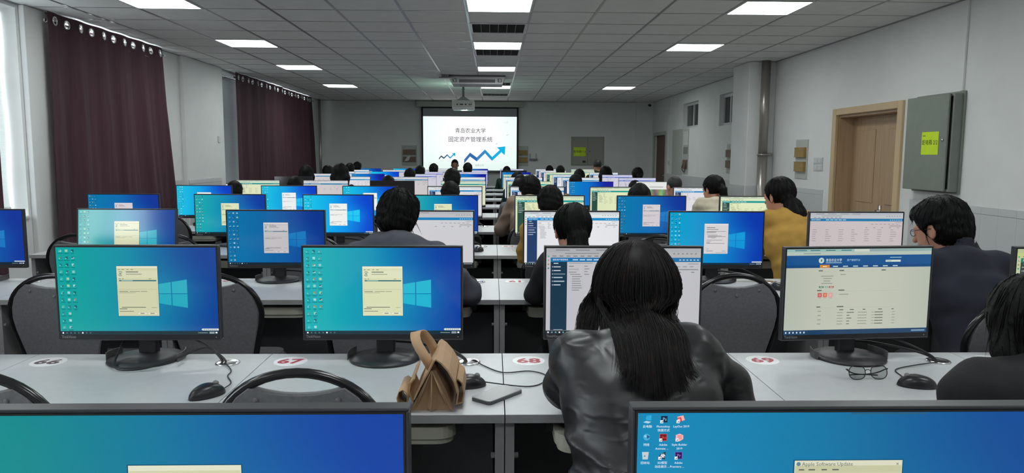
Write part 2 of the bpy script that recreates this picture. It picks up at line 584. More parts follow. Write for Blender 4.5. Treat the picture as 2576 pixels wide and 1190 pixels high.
for j in range(-16, 19):
    y = GY + 0.6 * j
    part('cross_rail', MB().box(XL, XR, y - 0.008, y + 0.008, ZC + 0.002, ZC + 0.03), 'grid_metal', ceil)
part('edge_trim', MB().box(XL, XL + 0.02, YR, YB, ZC - 0.004, ZC + 0.02), 'grid_metal', ceil)
part('edge_trim', MB().box(XR - 0.02, XR, YR, YB, ZC - 0.004, ZC + 0.02), 'grid_metal', ceil)
part('edge_trim', MB().box(XL, XR, YB - 0.02, YB, ZC - 0.004, ZC + 0.02), 'grid_metal', ceil)

# ---- lit ceiling panels
lf = MB()
lf.box(0.0, 0.6, 0.0, 0.02, 0, 0.03).box(0.0, 0.6, 0.58, 0.6, 0, 0.03).box(0.0, 0.02, 0.02, 0.58, 0, 0.03).box(0.58, 0.6, 0.02, 0.58, 0, 0.03)
lf_me = lf.mesh('frame', 'white_plastic')
ld_me = MB().box(0.02, 0.58, 0.02, 0.58, 0.004, 0.02).mesh('diffuser', 'panel_light')
side = {-5: 'towards the curtained wall', 0: 'in the middle line of the ceiling', 4: 'towards the door wall'}
order = {-1: 'first', 3: 'second', 7: 'third', 12: 'fourth', -5: 'overhead', -9: 'behind', -13: 'last behind'}
for k, j in lights:
    o = empty('ceiling_light', (GX + 0.6 * k, GY + 0.6 * j, ZC - 0.004))
    link('frame', lf_me, o); link('diffuser', ld_me, o)
    if k == 4 and j == 12:
        lab = 'small glowing square ceiling light towards the door wall, third one in view'
    elif j in (-5, -9, -13):
        lab = 'square ceiling light above the camera, %s' % side[k] + {-5: ', ahead', -9: ', overhead', -13: ', behind'}[j]
    else:
        lab = 'glowing square ceiling light %s, %s from the camera' % (side[k], order[j])
    tag(o, lab, 'ceiling light', 'square ceiling lights')

# ---- air grilles in the middle line
for n, (k, j) in enumerate(vents):
    lab = ['dark ceiling air grille between the first two middle lights', 'dark ceiling air grille just beyond the second middle light',
           'dark ceiling air grille before the last middle light', 'slim ceiling louvre above the projection screen'][n]
    o = tag(empty('air_grille', (GX + 0.6 * k, GY + 0.6 * j, ZC - 0.003)), lab, 'air grille', 'ceiling air grilles')
    m = MB()
    m.box(0, 0.6, 0, 0.03, 0, 0.03).box(0, 0.6, 0.57, 0.6, 0, 0.03).box(0, 0.03, 0.03, 0.57, 0, 0.03).box(0.57, 0.6, 0.03, 0.57, 0, 0.03)
    part('frame', m, 'white_plastic', o)
    part('backing', MB().box(0.03, 0.57, 0.03, 0.57, 0.022, 0.028), 'grille_dark', o)
    for i in range(11):
        y = 0.055 + i * 0.049
        part('slat', MB().add([(0.03, y, 0.004), (0.57, y, 0.004), (0.57, y + 0.03, 0.018), (0.03, y + 0.03, 0.018), (0.03, y, 0.007), (0.57, y, 0.007), (0.57, y + 0.03, 0.021), (0.03, y + 0.03, 0.021)],
                                [(0, 3, 2, 1), (4, 5, 6, 7), (0, 1, 5, 4), (1, 2, 6, 5), (2, 3, 7, 6), (3, 0, 4, 7)]), 'grille_dark', o)
    for i in range(1, 6):
        part('divider', MB().box(0.03 + 0.09 * i - 0.002, 0.03 + 0.09 * i + 0.002, 0.03, 0.57, 0.001, 0.006), 'grey_plastic', o)

# ---- ceiling hung air unit, access point, projector
o = tag(empty('air_conditioner', (-0.26, 12.4, ZC)), 'white slatted air conditioner hung under the ceiling before the projector', 'air conditioner')
part('casing', MB().prism([(-0.48, 0), (-0.42, -0.135), (0.42, -0.135), (0.47, 0)], 0.012, 0.62), 'grey_plastic', o)
part('front_panel', MB().prism([(-0.48, -0.02), (-0.42, -0.14), (0.42, -0.14), (0.47, -0.02)], 0.0, 0.012), 'white_plastic', o)
part('air_slot', MB().rbox(-0.30, 0.30, -0.006, 0.004, -0.115, -0.065, 0.002), 'grille_dark', o)
part('louvre', MB().box(-0.31, 0.31, -0.02, -0.002, -0.062, -0.048), 'white_plastic', o)
for s in (-1, 1):
    part('side_vent', MB().prism([(s * 0.375 - 0.035, -0.11), (s * 0.375 + 0.035, -0.11), (s * 0.375 + 0.03, -0.05), (s * 0.375 - 0.035, -0.05)], -0.004, 0.004), 'grille_dark', o)
    part('vent_flap', MB().rbox(s * 0.375 - 0.012, s * 0.375 + 0.02, -0.012, -0.004, -0.10, -0.058, 0.003), 'white_plastic', o)
o = tag(empty('access_point', (-0.79, 12.3, ZC)), 'flat dark wireless device fixed to the ceiling beside the air conditioner', 'access point')
part('mount', MB().box(-0.06, 0.06, 0.02, 0.14, -0.03, 0), 'grey_plastic', o)
part('casing', MB().rbox(-0.10, 0.10, 0.0, 0.18, -0.055, -0.03, 0.006), 'grey_plastic', o)
part('tray', MB().box(-0.12, 0.14, -0.01, 0.2, -0.062, -0.055), 'white_plastic', o)

o = tag(empty('projector', (-0.53, 13.3, 2.26)), 'white projector on a ceiling pole before the projection screen', 'projector')
part('pole', MB().cyl((0, 0.1, 0.19), (0, 0.1, ZC - 2.26), 0.022, n=14).cyl((0, 0.1, 0.36), (0, 0.1, 0.38), 0.03, n=14), 'grey_plastic', o, True)
part('ceiling_plate', MB().cyl((0, 0.1, ZC - 2.27), (0, 0.1, ZC - 2.26), 0.07, n=16), 'grey_plastic', o)
part('bracket', MB().add([(-0.11, 0.0, 0.175), (0.11, 0.0, 0.175), (0.11, 0.22, 0.175), (-0.11, 0.22, 0.175), (-0.03, 0.07, 0.235), (0.03, 0.07, 0.235), (0.03, 0.13, 0.235), (-0.03, 0.13, 0.235)],
                        [(0, 3, 2, 1), (4, 5, 6, 7), (0, 1, 5, 4), (1, 2, 6, 5), (2, 3, 7, 6), (3, 0, 4, 7)]), 'grey_plastic', o)
b = part('casing', MB().rbox(-0.20, 0.20, 0.0, 0.30, 0.0, 0.175, 0.018), 'white_plastic', o)
part('port_panel', MB().box(-0.185, 0.17, -0.003, 0.004, 0.045, 0.155), 'board_grey', b)
for i, (x, w) in enumerate(((-0.12, 0.03), (-0.06, 0.05), (-0.02, 0.02), (0.03, 0.03), (0.10, 0.02), (0.13, 0.02))):
    part('port', MB().box(x, x + w, -0.006, -0.002, 0.085, 0.105), 'ink_black', b)
_pl = bpy.data.lights.new('ceiling_glow_fill', 'POINT'); _pl.energy = 12.0; _pl.color = (0.55, 1.0, 0.78); _pl.shadow_soft_size = 0.04  # added green fill light, stands in for screen bounce on the ceiling
link('ceiling_glow_fill', _pl, o, (0.0, 0.60, -0.05))
part('lens', MB().cyl((0.09, 0.29, 0.09), (0.09, 0.33, 0.09), 0.045, n=20), 'black_plastic', o)

# ---- projection screen with the slide
o = tag(empty('projection_screen', (-0.555, YB - 0.14, 1.07)), 'large projection screen showing a white slide with Chinese title and blue arrows', 'projection screen')
part('case', MB().rbox(-1.31, 1.31, -0.02, 0.12, 1.55, 1.69, 0.01), 'board_grey', o)
m = MB(); m.box(-1.185, -1.145, 0, 0.004, 0, 1.56).box(1.145, 1.185, 0, 0.004, 0, 1.56).box(-1.145, 1.145, 0, 0.004, 1.515, 1.56).box(-1.145, 1.145, 0, 0.004, 0, 0.02)
part('border', m, 'screen_border', o)
part('fabric', MB().box(-1.145, 1.145, 0.001, 0.003, 0.02, 1.515), 'screen_fabric', o)
part('bottom_bar', MB().cyl((-1.19, 0.002, -0.01), (1.19, 0.002, -0.01), 0.016, n=10), 'grey_plastic', o)
fl = Flat(2.29, 1.31)
def slide_bg(u, v):
    d = math.hypot((u - 0.5) / 0.55, (v - 0.35) / 0.75)
    c = lerp3((253, 250, 252), (232, 250, 246), sst(0.35, 1.1, d))
    return lerp3(c, (222, 240, 232), sst(0.75, 1.0, v) * 0.8)
fl.grid(16, 10, slide_bg)
fl.text('青岛农业大学', 0.505, 0.295, 0.072, (44, 52, 62), 2, 'c')
fl.text('固定资产管理系统', 0.505, 0.46, 0.078, (44, 52, 62), 2, 'c')
fl.text('一 二三', 0.88, 0.115, 0.022, (140, 150, 160), 2, 'c')
fl.text('有限公司', 0.60, 0.92, 0.03, (150, 165, 165), 2, 'c')
def arrow(x, y, s, cols):
    pts = [(0.437, 0.835), (0.500, 0.705), (0.572, 0.795), (0.661, 0.645), (0.736, 0.785), (0.835, 0.625)]
    T = lambda p: (x + (p[0] - 0.437) * s, y + (p[1] - 0.835) * s)
    for i in range(len(pts) - 1):
        (ax, ay), (bx, by) = pts[i], pts[i + 1]
        fl.poly([T((ax, ay + 0.036)), T((bx, by + 0.036)), T((bx, by - 0.036)), T((ax, ay - 0.036))], cols[min(i, len(cols) - 1)], 2)
    fl.poly([T((0.872, 0.712)), T((0.879, 0.550)), T((0.788, 0.568)), T((0.815, 0.612)), T((0.846, 0.676))], cols[-1], 3)
arrow(0.437, 0.835, 1.0, [(58, 110, 170), (52, 100, 165), (60, 130, 190), (30, 150, 200), (20, 175, 225)])
arrow(0.166, 0.79, 0.40, [(60, 72, 92), (58, 74, 98), (62, 96, 128), (40, 140, 180), (30, 170, 215)])
for (u, v) in ((0.885, 0.335), (0.77, 0.50)):
    fl.poly([(u, v), (u + 0.035, v - 0.012), (u + 0.012, v + 0.02)], (205, 222, 222), 2)
link('slide', fl.mesh('slide', 'projected'), o, (0.0, 0.0, 0.665))

# ================================================================== doors and wall fittings
# door_1: recessed timber double door on the right wall
d = link('door_1', None); d['kind'] = 'structure'
m = MB()
m.rbox(XR - 0.03, XR + 0.01, 7.03, 7.12, 0, 2.0, 0.006).rbox(XR - 0.03, XR + 0.01, 8.40, 8.49, 0, 2.0, 0.006).rbox(XR - 0.03, XR + 0.01, 7.12, 8.40, 1.925, 2.0, 0.006)
part('architrave', m, 'door_frame_wood', d)
m = MB(); m.box(XR + 0.01, XR + 0.26, 7.10, 7.14, 0, 1.94).box(XR + 0.01, XR + 0.26, 8.38, 8.42, 0, 1.94).box(XR + 0.01, XR + 0.26, 7.14, 8.38, 1.90, 1.94)
part('jamb', m, 'door_wood', d)
for a, b in ((7.142, 7.757), (7.763, 8.378)):
    lf_ = part('door_leaf', MB().rbox(XR + 0.18, XR + 0.22, a, b, 0.01, 1.90, 0.004), 'door_wood', d)
    part('raised_panel', MB().rbox(XR + 0.172, XR + 0.182, a + 0.12, b - 0.12, 0.95, 1.75, 0.006), 'door_wood', lf_)
    part('raised_panel', MB().rbox(XR + 0.172, XR + 0.182, a + 0.12, b - 0.12, 0.18, 0.80, 0.006), 'door_wood', lf_)
part('door_handle', MB().rbox(XR + 0.165, XR + 0.18, 7.69, 7.73, 0.78, 0.94, 0.004).cyl((XR + 0.13, 7.71, 0.88), (XR + 0.17, 7.71, 0.88), 0.011, n=10).tube([(XR + 0.13, 7.71, 0.88), (XR + 0.13, 7.62, 0.875)], 0.010), 'chrome', d, True)
# door_2: brown door in the far corner
d = link('door_2', None); d['kind'] = 'structure'
m = MB(); m.rbox(XR - 0.02, XR + 0.01, 16.74, 16.82, 0, 2.02, 0.005).rbox(XR - 0.02, XR + 0.01, 17.98, 18.06, 0, 2.02, 0.005).rbox(XR - 0.02, XR + 0.01, 16.82, 17.98, 1.94, 2.02, 0.005)
part('architrave', m, 'board_grey', d)
part('door_leaf', MB().rbox(XR + 0.06, XR + 0.10, 16.80, 18.0, 0.0, 1.96, 0.004), 'door_brown', d)
part('door_handle', MB().cyl((XR + 0.02, 17.0, 1.0), (XR + 0.06, 17.0, 1.0), 0.012, n=10).tube([(XR + 0.02, 17.0, 1.0), (XR + 0.02, 17.1, 1.0)], 0.01), 'chrome', d, True)
# high windows in the right wall
mat('night_glass', (0.035, 0.04, 0.04), 0.08, spec=0.6)
for i, (a, b, c, e) in enumerate(HWIN):
    w = link('window_%d' % (5 + i), None); w['kind'] = 'structure'
    x = XR + 0.07
    m = MB(); m.box(x, x + 0.05, a, b, c, c + 0.05).box(x, x + 0.05, a, b, e - 0.05, e).box(x, x + 0.05, a, a + 0.05, c + 0.05, e - 0.05).box(x, x + 0.05, b - 0.05, b, c + 0.05, e - 0.05)
    part('window_frame', m, 'window_frame', w)
    h = (a + b) / 2
    part('mullion', MB().box(x - 0.005, x + 0.045, h - 0.03, h + 0.03, c + 0.05, e - 0.05), 'window_frame', w)
    part('pane', MB().box(x + 0.02, x + 0.026, a + 0.05, h - 0.03, c + 0.05, e - 0.05), 'night_glass', w)
    part('pane', MB().box(x + 0.02, x + 0.026, h + 0.03, b - 0.05, c + 0.05, e - 0.05), 'night_glass', w)

# drain pipe in front of the pillar
o = tag(empty('drain_pipe', (3.79, 10.24, 0)), 'grey metal drain pipe running floor to ceiling beside the wall pillar', 'pipe')
part('lower_pipe', MB().cyl((0, 0, 0), (0, 0, 1.48), 0.068, n=20), 'pipe_metal', o, True)
part('upper_pipe', MB().cyl((0, 0, 1.48), (0, 0, ZC), 0.062, n=20), 'pipe_metal', o, True)
part('collar', MB().cyl((0, 0, 1.465), (0, 0, 1.49), 0.076, n=20).box(0.05, 0.13, -0.02, 0.03, 1.46, 1.50), 'pipe_metal', o, True)
tag(part('corner_pipe', MB().cyl((-4.17, 17.95, 0), (-4.17, 17.95, ZC), 0.032, n=12), 'pipe_metal', None, True), 'thin dark pipe standing in the far corner beside the curtain', 'pipe')

def wall_text(body, parent, loc, h, m, align='c', rot=(PI / 2, 0, -PI / 2)):
    """raised flat lettering on a wall; default faces -x (right wall)"""
    vs, fs = text_shape(body)
    xs = [p[0] for p in vs]; k = h / 0.75
    off = -(max(xs) + min(xs)) / 2 if align == 'c' else -min(xs)
    mb = MB()
    mb.add([((x + off) * k, y * k, 0) for x, y in vs], fs)
    o = part('lettering', mb, m, parent)
    o.location = loc; o.rotation_euler = rot
    return o

# grey distribution box on the right wall, its door a little open
o = tag(empty('distribution_box', (XR, 6.46, 1.14)), 'grey metal distribution box on the door wall with a yellow note', 'distribution box')
m = MB(); m.rbox(-0.02, 0.0, -0.35, 0.35, 0.0, 0.87, 0.004)
part('casing', m, 'box_grey', o)
part('casing_rim', MB().box(-0.09, -0.02, -0.33, -0.31, 0.02, 0.85).box(-0.09, -0.02, 0.30, 0.32, 0.02, 0.85).box(-0.09, -0.02, -0.31, 0.30, 0.02, 0.04).box(-0.09, -0.02, -0.31, 0.30, 0.83, 0.85), 'box_grey', o)
dl = part('box_door', MB().rbox(-0.115, -0.095, -0.29, 0.335, 0.02, 0.85, 0.004), 'box_grey', o)
part('lock', MB().cyl((-0.125, -0.24, 0.46), (-0.115, -0.24, 0.46), 0.012, n=12), 'chrome', dl, True)
tag(part('cable_conduit', MB().rbox(XR - 0.02, XR, 6.15, 6.18, 2.012, ZC, 0.003), 'wall_paint', None), 'thin pale cable conduit from the ceiling down to the grey distribution box', 'conduit')
o2 = tag(empty('notice_sticker', (XR - 0.117, 6.40, 1.58)), 'bright yellow-green label reading 2/2 on the open grey distribution box', 'label')
part('sheet', MB().rbox(-0.0008, 0.0008, -0.125, 0.125, -0.105, 0.095, 0.0003), 'note_yellow', o2)
wall_text('配电箱 2/2', o2, (-0.0015, 0, -0.015), 0.038, 'ink_black')
wall_text('中和路', o2, (-0.0015, 0.09, 0.055), 0.012, 'ink_black')

# flush distribution cabinet on the back wall
o = tag(empty('wall_cabinet', (2.36, YB, 1.21)), 'pale two-door distribution cabinet on the back wall with a yellow note', 'cabinet')
part('frame', MB().rbox(-0.41, 0.41, -0.02, 0.0, 0.0, 0.71, 0.004), 'box_cream', o)
for a, b in ((-0.385, -0.003), (0.003, 0.385)):
    part('cabinet_door', MB().rbox(a, b, -0.034, -0.02, 0.025, 0.685, 0.004), 'box_cream', o)
part('lock', MB().cyl((0.05, -0.045, 0.35), (0.05, -0.034, 0.35), 0.012, n=10), 'ink_black', o)
part('name_plate', MB().box(-0.13, -0.05, -0.037, -0.034, 0.07, 0.12), 'ink_black', o)
o2 = tag(empty('notice_sticker', (2.16, YB - 0.036, 1.55)), 'yellow-green label on the pale cabinet of the back wall', 'label')
part('sheet', MB().rbox(-0.15, 0.15, -0.001, 0.001, -0.11, 0.11, 0.0003), 'note_yellow', o2)
wall_text('配电箱 1/2', o2, (0, -0.0018, -0.02), 0.05, 'ink_black', rot=(PI / 2, 0, 0))

# boards with clip pockets
def pocket_board(loc, axis, w, h, label, pm, paper=True, paper_tilt=0.0):
    o = tag(empty('pocket_board', loc, 0 if axis == 'y' else -PI / 2), label, 'notice board', 'wall boards with two pockets')
    part('backing', MB().rbox(-w / 2, w / 2, -0.012, 0, 0, h, 0.003), 'board_grey', o)
    for z in (0.19 * h, 0.55 * h):
        p = part('pocket', MB().prism([(-w * 0.42, z), (w * 0.42, z), (w * 0.42, z + h * 0.25), (-w * 0.42, z + h * 0.25)], -0.04, -0.012), pm, o)
        part('rim', MB().box(-w * 0.42, w * 0.42, -0.044, -0.04, z + h * 0.23, z + h * 0.25).box(-w * 0.42, w * 0.42, -0.044, -0.04, z, z + h * 0.02), pm, p)
        if paper:
            part('card', MB().prism([(-w * 0.34, z + 0.02 * h), (w * 0.38, z + 0.02 * h), (w * 0.38, z + h * 0.22), (-w * 0.2, z + h * 0.22)], -0.043, -0.0405), 'pocket_wood', p)
    return o
pocket_board((XR, 9.34, 1.17), 'x', 0.36, 0.50, 'pale board with two tan pockets on the wall beside the timber door', 'pocket_wood')
pocket_board((XR, 12.2, 1.17), 'x', 0.30, 0.49, 'pale board with two dark pockets half hidden by the wall pillar', 'pocket_dark', False)
pocket_board((-2.055, YB, 1.19), 'y', 0.37, 0.49, 'board with two brown pockets on the back wall, curtain side of the screen', 'pocket_dark', False)
pocket_board((0.735, YB, 1.19), 'y', 0.30, 0.49, 'board with two tan pockets on the back wall, door side of the screen', 'pocket_wood', False)
tag(part('paper_sheet', MB().add([(-0.09, -0.05, 0), (0.02, -0.05, 0.02), (0.07, -0.047, 0.14), (-0.01, -0.05, 0.12), (-0.09, -0.049, 0), (0.02, -0.049, 0.02), (0.07, -0.046, 0.14), (-0.01, -0.049, 0.12)],
    [(0, 1, 2, 3), (7, 6, 5, 4), (0, 4, 5, 1), (1, 5, 6, 2), (2, 6, 7, 3), (3, 7, 4, 0)]), 'paper', None, loc=(-2.09, YB, 1.29)), 'white crumpled paper stuck in the lower brown pocket on the back wall', 'paper')
# switch plates and papers
def plate(name, loc, w, h, label, cat, m='white_plastic', axis='x', n=2):
    o = tag(empty(name, loc, 0 if axis == 'y' else -PI / 2), label, cat)
    for i in range(n):
        p = part('plate', MB().rbox(-w / 2, w / 2, -0.012, 0, i * (h / n) + 0.003, (i + 1) * (h / n) - 0.003, 0.003), m, o)
        for k in (-1, 1):
            part('rocker', MB().rbox(k * w * 0.22 - w * 0.19, k * w * 0.22 + w * 0.19, -0.016, -0.012, i * (h / n) + 0.02, (i + 1) * (h / n) - 0.02, 0.002), m, p)
    return o
plate('light_switch', (XR, 8.85, 1.28), 0.24, 0.17, 'white double light switch beside the timber door', 'switch')
plate('light_switch', (XR, 16.45, 1.25), 0.16, 0.1, 'small white light switch beside the far brown door', 'switch', n=1)
o = tag(empty('information_board', (XR, 15.72, 1.06)), 'large pale information board on the wall beside the far brown door', 'board')
part('panel', MB().rbox(-0.008, 0, -0.42, 0.44, 0, 0.96, 0.003), 'board_grey', o)
o = tag(empty('poster_strip', (XR, 15.03, 1.08)), 'narrow wall strip with hanging papers below the small high window', 'poster')
part('backing', MB().rbox(-0.008, 0, -0.21, 0.21, 0, 0.93, 0.003), 'board_grey', o)
part('sheet', MB().rbox(-0.012, -0.008, -0.17, 0.17, 0.60, 0.88, 0.001), 'paper', o)
part('sheet', MB().rbox(-0.014, -0.008, -0.16, 0.16, 0.42, 0.56, 0.001), 'grey_plastic', o)
part('pocket', MB().rbox(-0.03, -0.008, -0.16, 0.15, 0.12, 0.30, 0.003), 'pocket_dark', o)
part('cable_loop', MB().tube(spline([(-0.02, 0.1, 0.25), (-0.04, 0.14, 0.12), (-0.03, -0.02, 0.05), (-0.035, -0.12, 0.16), (-0.02, -0.1, 0.28)], 6), 0.008), 'cable_black', o, True)
tag(part('wall_conduit', MB().rbox(XR - 0.02, XR, 16.5, 16.53, 1.06, ZC, 0.003), 'wall_paint', None), 'pale vertical cable conduit beside the far brown door', 'conduit')
tag(part('wall_conduit', MB().rbox(XR - 0.02, XR, 15.72, 15.75, 2.03, ZC, 0.003), 'wall_paint', None), 'pale vertical cable conduit beside the small high window', 'conduit')
o = tag(empty('router', (1.01, YB, 1.34)), 'small grey router with two aerials on the back wall', 'router')
part('casing', MB().rbox(-0.10, 0.10, -0.12, 0, 0, 0.035, 0.005), 'grey_plastic', o)
for x in (-0.08, 0.07):
    part('aerial', MB().cyl((x, -0.03, 0.03), (x, -0.03, 0.16), 0.007, n=8), 'grey_plastic', o)
o = tag(empty('surveillance_camera', (3.80, 17.9, ZC)), 'tiny dark surveillance camera in the far ceiling corner', 'camera')
part('stalk', MB().cyl((0, 0, -0.06), (0, 0, 0), 0.015, n=10), 'white_plastic', o)
part('body', MB().cyl((0, 0.03, -0.09), (0, -0.09, -0.10), 0.03, n=12), 'black_plastic', o, True)
o = tag(empty('wall_thermostat', (XL + 0.06, 11.4, 1.62), PI / 2), 'small white plate on the wall pier between the two maroon curtains', 'wall plate')
part('plate', MB().rbox(-0.04, 0.04, -0.012, 0, 0, 0.10, 0.003), 'white_plastic', o)

# ================================================================== curtains
def curtain(name, x, y0, y1, ztop, zbot, nh, label, flare=0.0, seed=0, amp=0.035, bunch=1.0):
    """pleated curtain hung on eyelets; the eyelets are real holes along the top hem"""
    rnd = random.Random(seed)
    ph = [rnd.uniform(0, 6.28) for _ in range(6)]
    o = tag(empty(name, (x, (y0 + y1) / 2, zbot)), label, 'curtain')
    L = y1 - y0
    def pos(s, z):
        t = (ztop - z) / (ztop - zbot)
        y = y0 + s * L + flare * t * (s - 0.15) + 0.012 * math.sin(9 * s + ph[0]) * t
        a = amp * (0.28 + 0.62 * min(1, t * 3))
        fx = a * math.sin(2 * PI * nh * 0.5 * s + 0.8) + t * (0.022 * math.sin(2 * PI * nh * 0.83 * s + ph[1]) + 0.014 * math.sin(2 * PI * nh * 1.71 * s + ph[2] + 2 * t))
        return (fx, y - (y0 + y1) / 2, z - zbot)
    mb = MB()
    r = 0.032; zc = ztop - 0.075; band = ztop - 0.15
    cw = 1.0 / nh
    per = 16
    hole = []
    for h in range(nh):
        sc = (h + 0.5) * cw
        ring = []; outer = []
        hs = cw / 2; hz = 0.075
        for i in range(per):
            t = 2 * PI * i / per
            ring.append((sc + r / L * math.cos(t), zc + r * math.sin(t)))
            c, sn = math.cos(t), math.sin(t)
            k = min(hs / abs(c) if abs(c) > 1e-6 else 9, hz / abs(sn) if abs(sn) > 1e-6 else 9)
            # project the angle on the cell rectangle
            kk = max(abs(c), abs(sn))
            outer.append((sc + hs * c / kk, zc + hz * sn / kk))
        vs = [pos(*p) for p in ring] + [pos(*p) for p in outer]
        mb.add(vs, [(i, (i + 1) % per, per + (i + 1) % per, per + i) for i in range(per)])
        hole.append(sc)
    nu, nv = nh * 10, 26
    vs = []
    for j in range(nv + 1):
        z = band + (zbot - band) * j / nv
        for i in range(nu + 1):
            vs.append(pos(i / nu, z))
    mb.add(vs, [(j * (nu + 1) + i, (j + 1) * (nu + 1) + i, (j + 1) * (nu + 1) + i + 1, j * (nu + 1) + i + 1) for j in range(nv) for i in range(nu)])
    part('cloth', mb, 'curtain_maroon', o, True)
    for sc in hole:
        m = MB()
        pts = []
        for i in range(18):
            t = 2 * PI * i / 18
            pts.append(Vector((0.004, 0, 0)) + Vector(pos(sc + (r + 0.006) / L * math.cos(t), zc + (r + 0.006) * math.sin(t))))
        m.tube(pts, 0.008, 6, True)
        part('eyelet', m, 'chrome', o, True)
    return o
def rod(y0, y1, label, x=-4.185, z=2.687):
    o = tag(empty('curtain_rod', (x, (y0 + y1) / 2, z)), label, 'curtain rod')
    h = (y1 - y0) / 2
    part('pole', MB().cyl((0, -h, 0), (0, h, 0), 0.012, n=12), 'chrome', o, True)
    for s in (-1, 1):
        part('finial', MB().lathe([(0.012, -0.02), (0.022, -0.01), (0.024, 0.0), (0.018, 0.014), (0.006, 0.02)], 12, (0, s * h, 0)), 'chrome', o, True)
        part('bracket', MB().box(-0.11, 0.0, s * (h - 0.06) - 0.008, s * (h - 0.06) + 0.008, -0.008, 0.008), 'chrome', o)
curtain('curtain', -4.14, 7.08, 9.48, 2.762, 0.12, 11, 'dark maroon eyelet curtain beside the pale pier, closer to the camera', flare=0.45, seed=3)
rod(7.12, 9.62, 'curtain rod of the closer dark maroon curtain')
curtain('curtain', -4.15, 12.1, 14.85, 2.762, 0.12, 11, 'maroon eyelet curtain hanging beside the far window blind', seed=5)
curtain('curtain', -4.19, 14.72, 17.25, 2.762, 0.12, 10, 'maroon eyelet curtain hanging beside the far corner pipe', flare=0.3, seed=8)
rod(12.0, 17.4, 'curtain rod carrying the two far maroon curtains')
curtain('curtain', -4.15, 2.25, 6.28, 2.762, 0.12, 18, 'closed maroon curtain beside the bright blind at the picture edge', seed=11, amp=0.05)
rod(2.2, 6.35, 'curtain rod of the maroon curtain at the picture edge')
curtain('curtain', -4.15, 0.85, 2.0, 2.762, 0.12, 8, 'maroon curtain beside the open window, camera side of the room', seed=12)
curtain('curtain', -4.15, -2.8, -0.5, 2.762, 0.12, 8, 'maroon curtain at the rear end of the open window', seed=13)
rod(-2.9, 2.05, 'curtain rod over the open window')
# white roller blinds
def blind(x, y0, y1, z0, label, m_='blind_white'):
    o = tag(empty('window_blind', (x, (y0 + y1) / 2, z0)), label, 'blind')
    h = (y1 - y0) / 2
    mb = MB(); n = 12; mz = 24
    vs = []
    for j in range(mz + 1):
        for i in range(n + 1):
            vs.append((0.012 * math.sin(i * 1.3 + 0.6 * math.sin(j * 0.5)), -h + 2 * h * i / n, (2.70 - z0) * j / mz))
    mb.add(vs, [(j * (n + 1) + i, j * (n + 1) + i + 1, (j + 1) * (n + 1) + i + 1, (j + 1) * (n + 1) + i) for j in range(mz) for i in range(n)])
    part('fabric', mb, m_, o, True)
    part('roller', MB().cyl((0, -h, 2.705 - z0), (0, h, 2.705 - z0), 0.025, n=14), 'white_plastic', o, True)
    part('hem_bar', MB().cyl((0, -h, 0), (0, h, 0), 0.012, n=10), 'white_plastic', o, True)
blind(-4.40, 6.26, 6.78, 0.95, 'bright white blind in the window recess at the picture edge')
blind(-4.46, 11.72, 14.0, 0.95, 'grey-white blind in the window recess behind the far maroon curtain', 'blind_shaded')

# ================================================================== display contents
SW, SH = 0.526, 0.296
def wallpaper(Lc, Mc, Rc, logo, glow=0.35):
    def fn(u, v):
        t = sst(0.0, 0.62, u); c = lerp3(Lc, Mc, t)
        c = lerp3(c, Rc, sst(0.45, 1.0, u + 0.12 * (0.5 - v)))
        # soft light around the window emblem
        d = math.hypot((u - 0.76) / 0.30, (v - 0.52) / 0.42)
        c = lerp3(c, logo, glow * max(0, 1 - d) ** 1.5)
        # a beam from the emblem towards the icons
        b = abs(v - (0.36 + (u - 0.66) * 0.55))
        if u < 0.7: c = lerp3(c, logo, 0.10 * max(0, 1 - b / 0.10) * sst(0.15, 0.65, u))
        b = abs(v - (0.70 - (u - 0.66) * 0.5))
        if u < 0.7: c = lerp3(c, logo, 0.10 * max(0, 1 - b / 0.10) * sst(0.3, 0.65, u))
        return c
    return fn

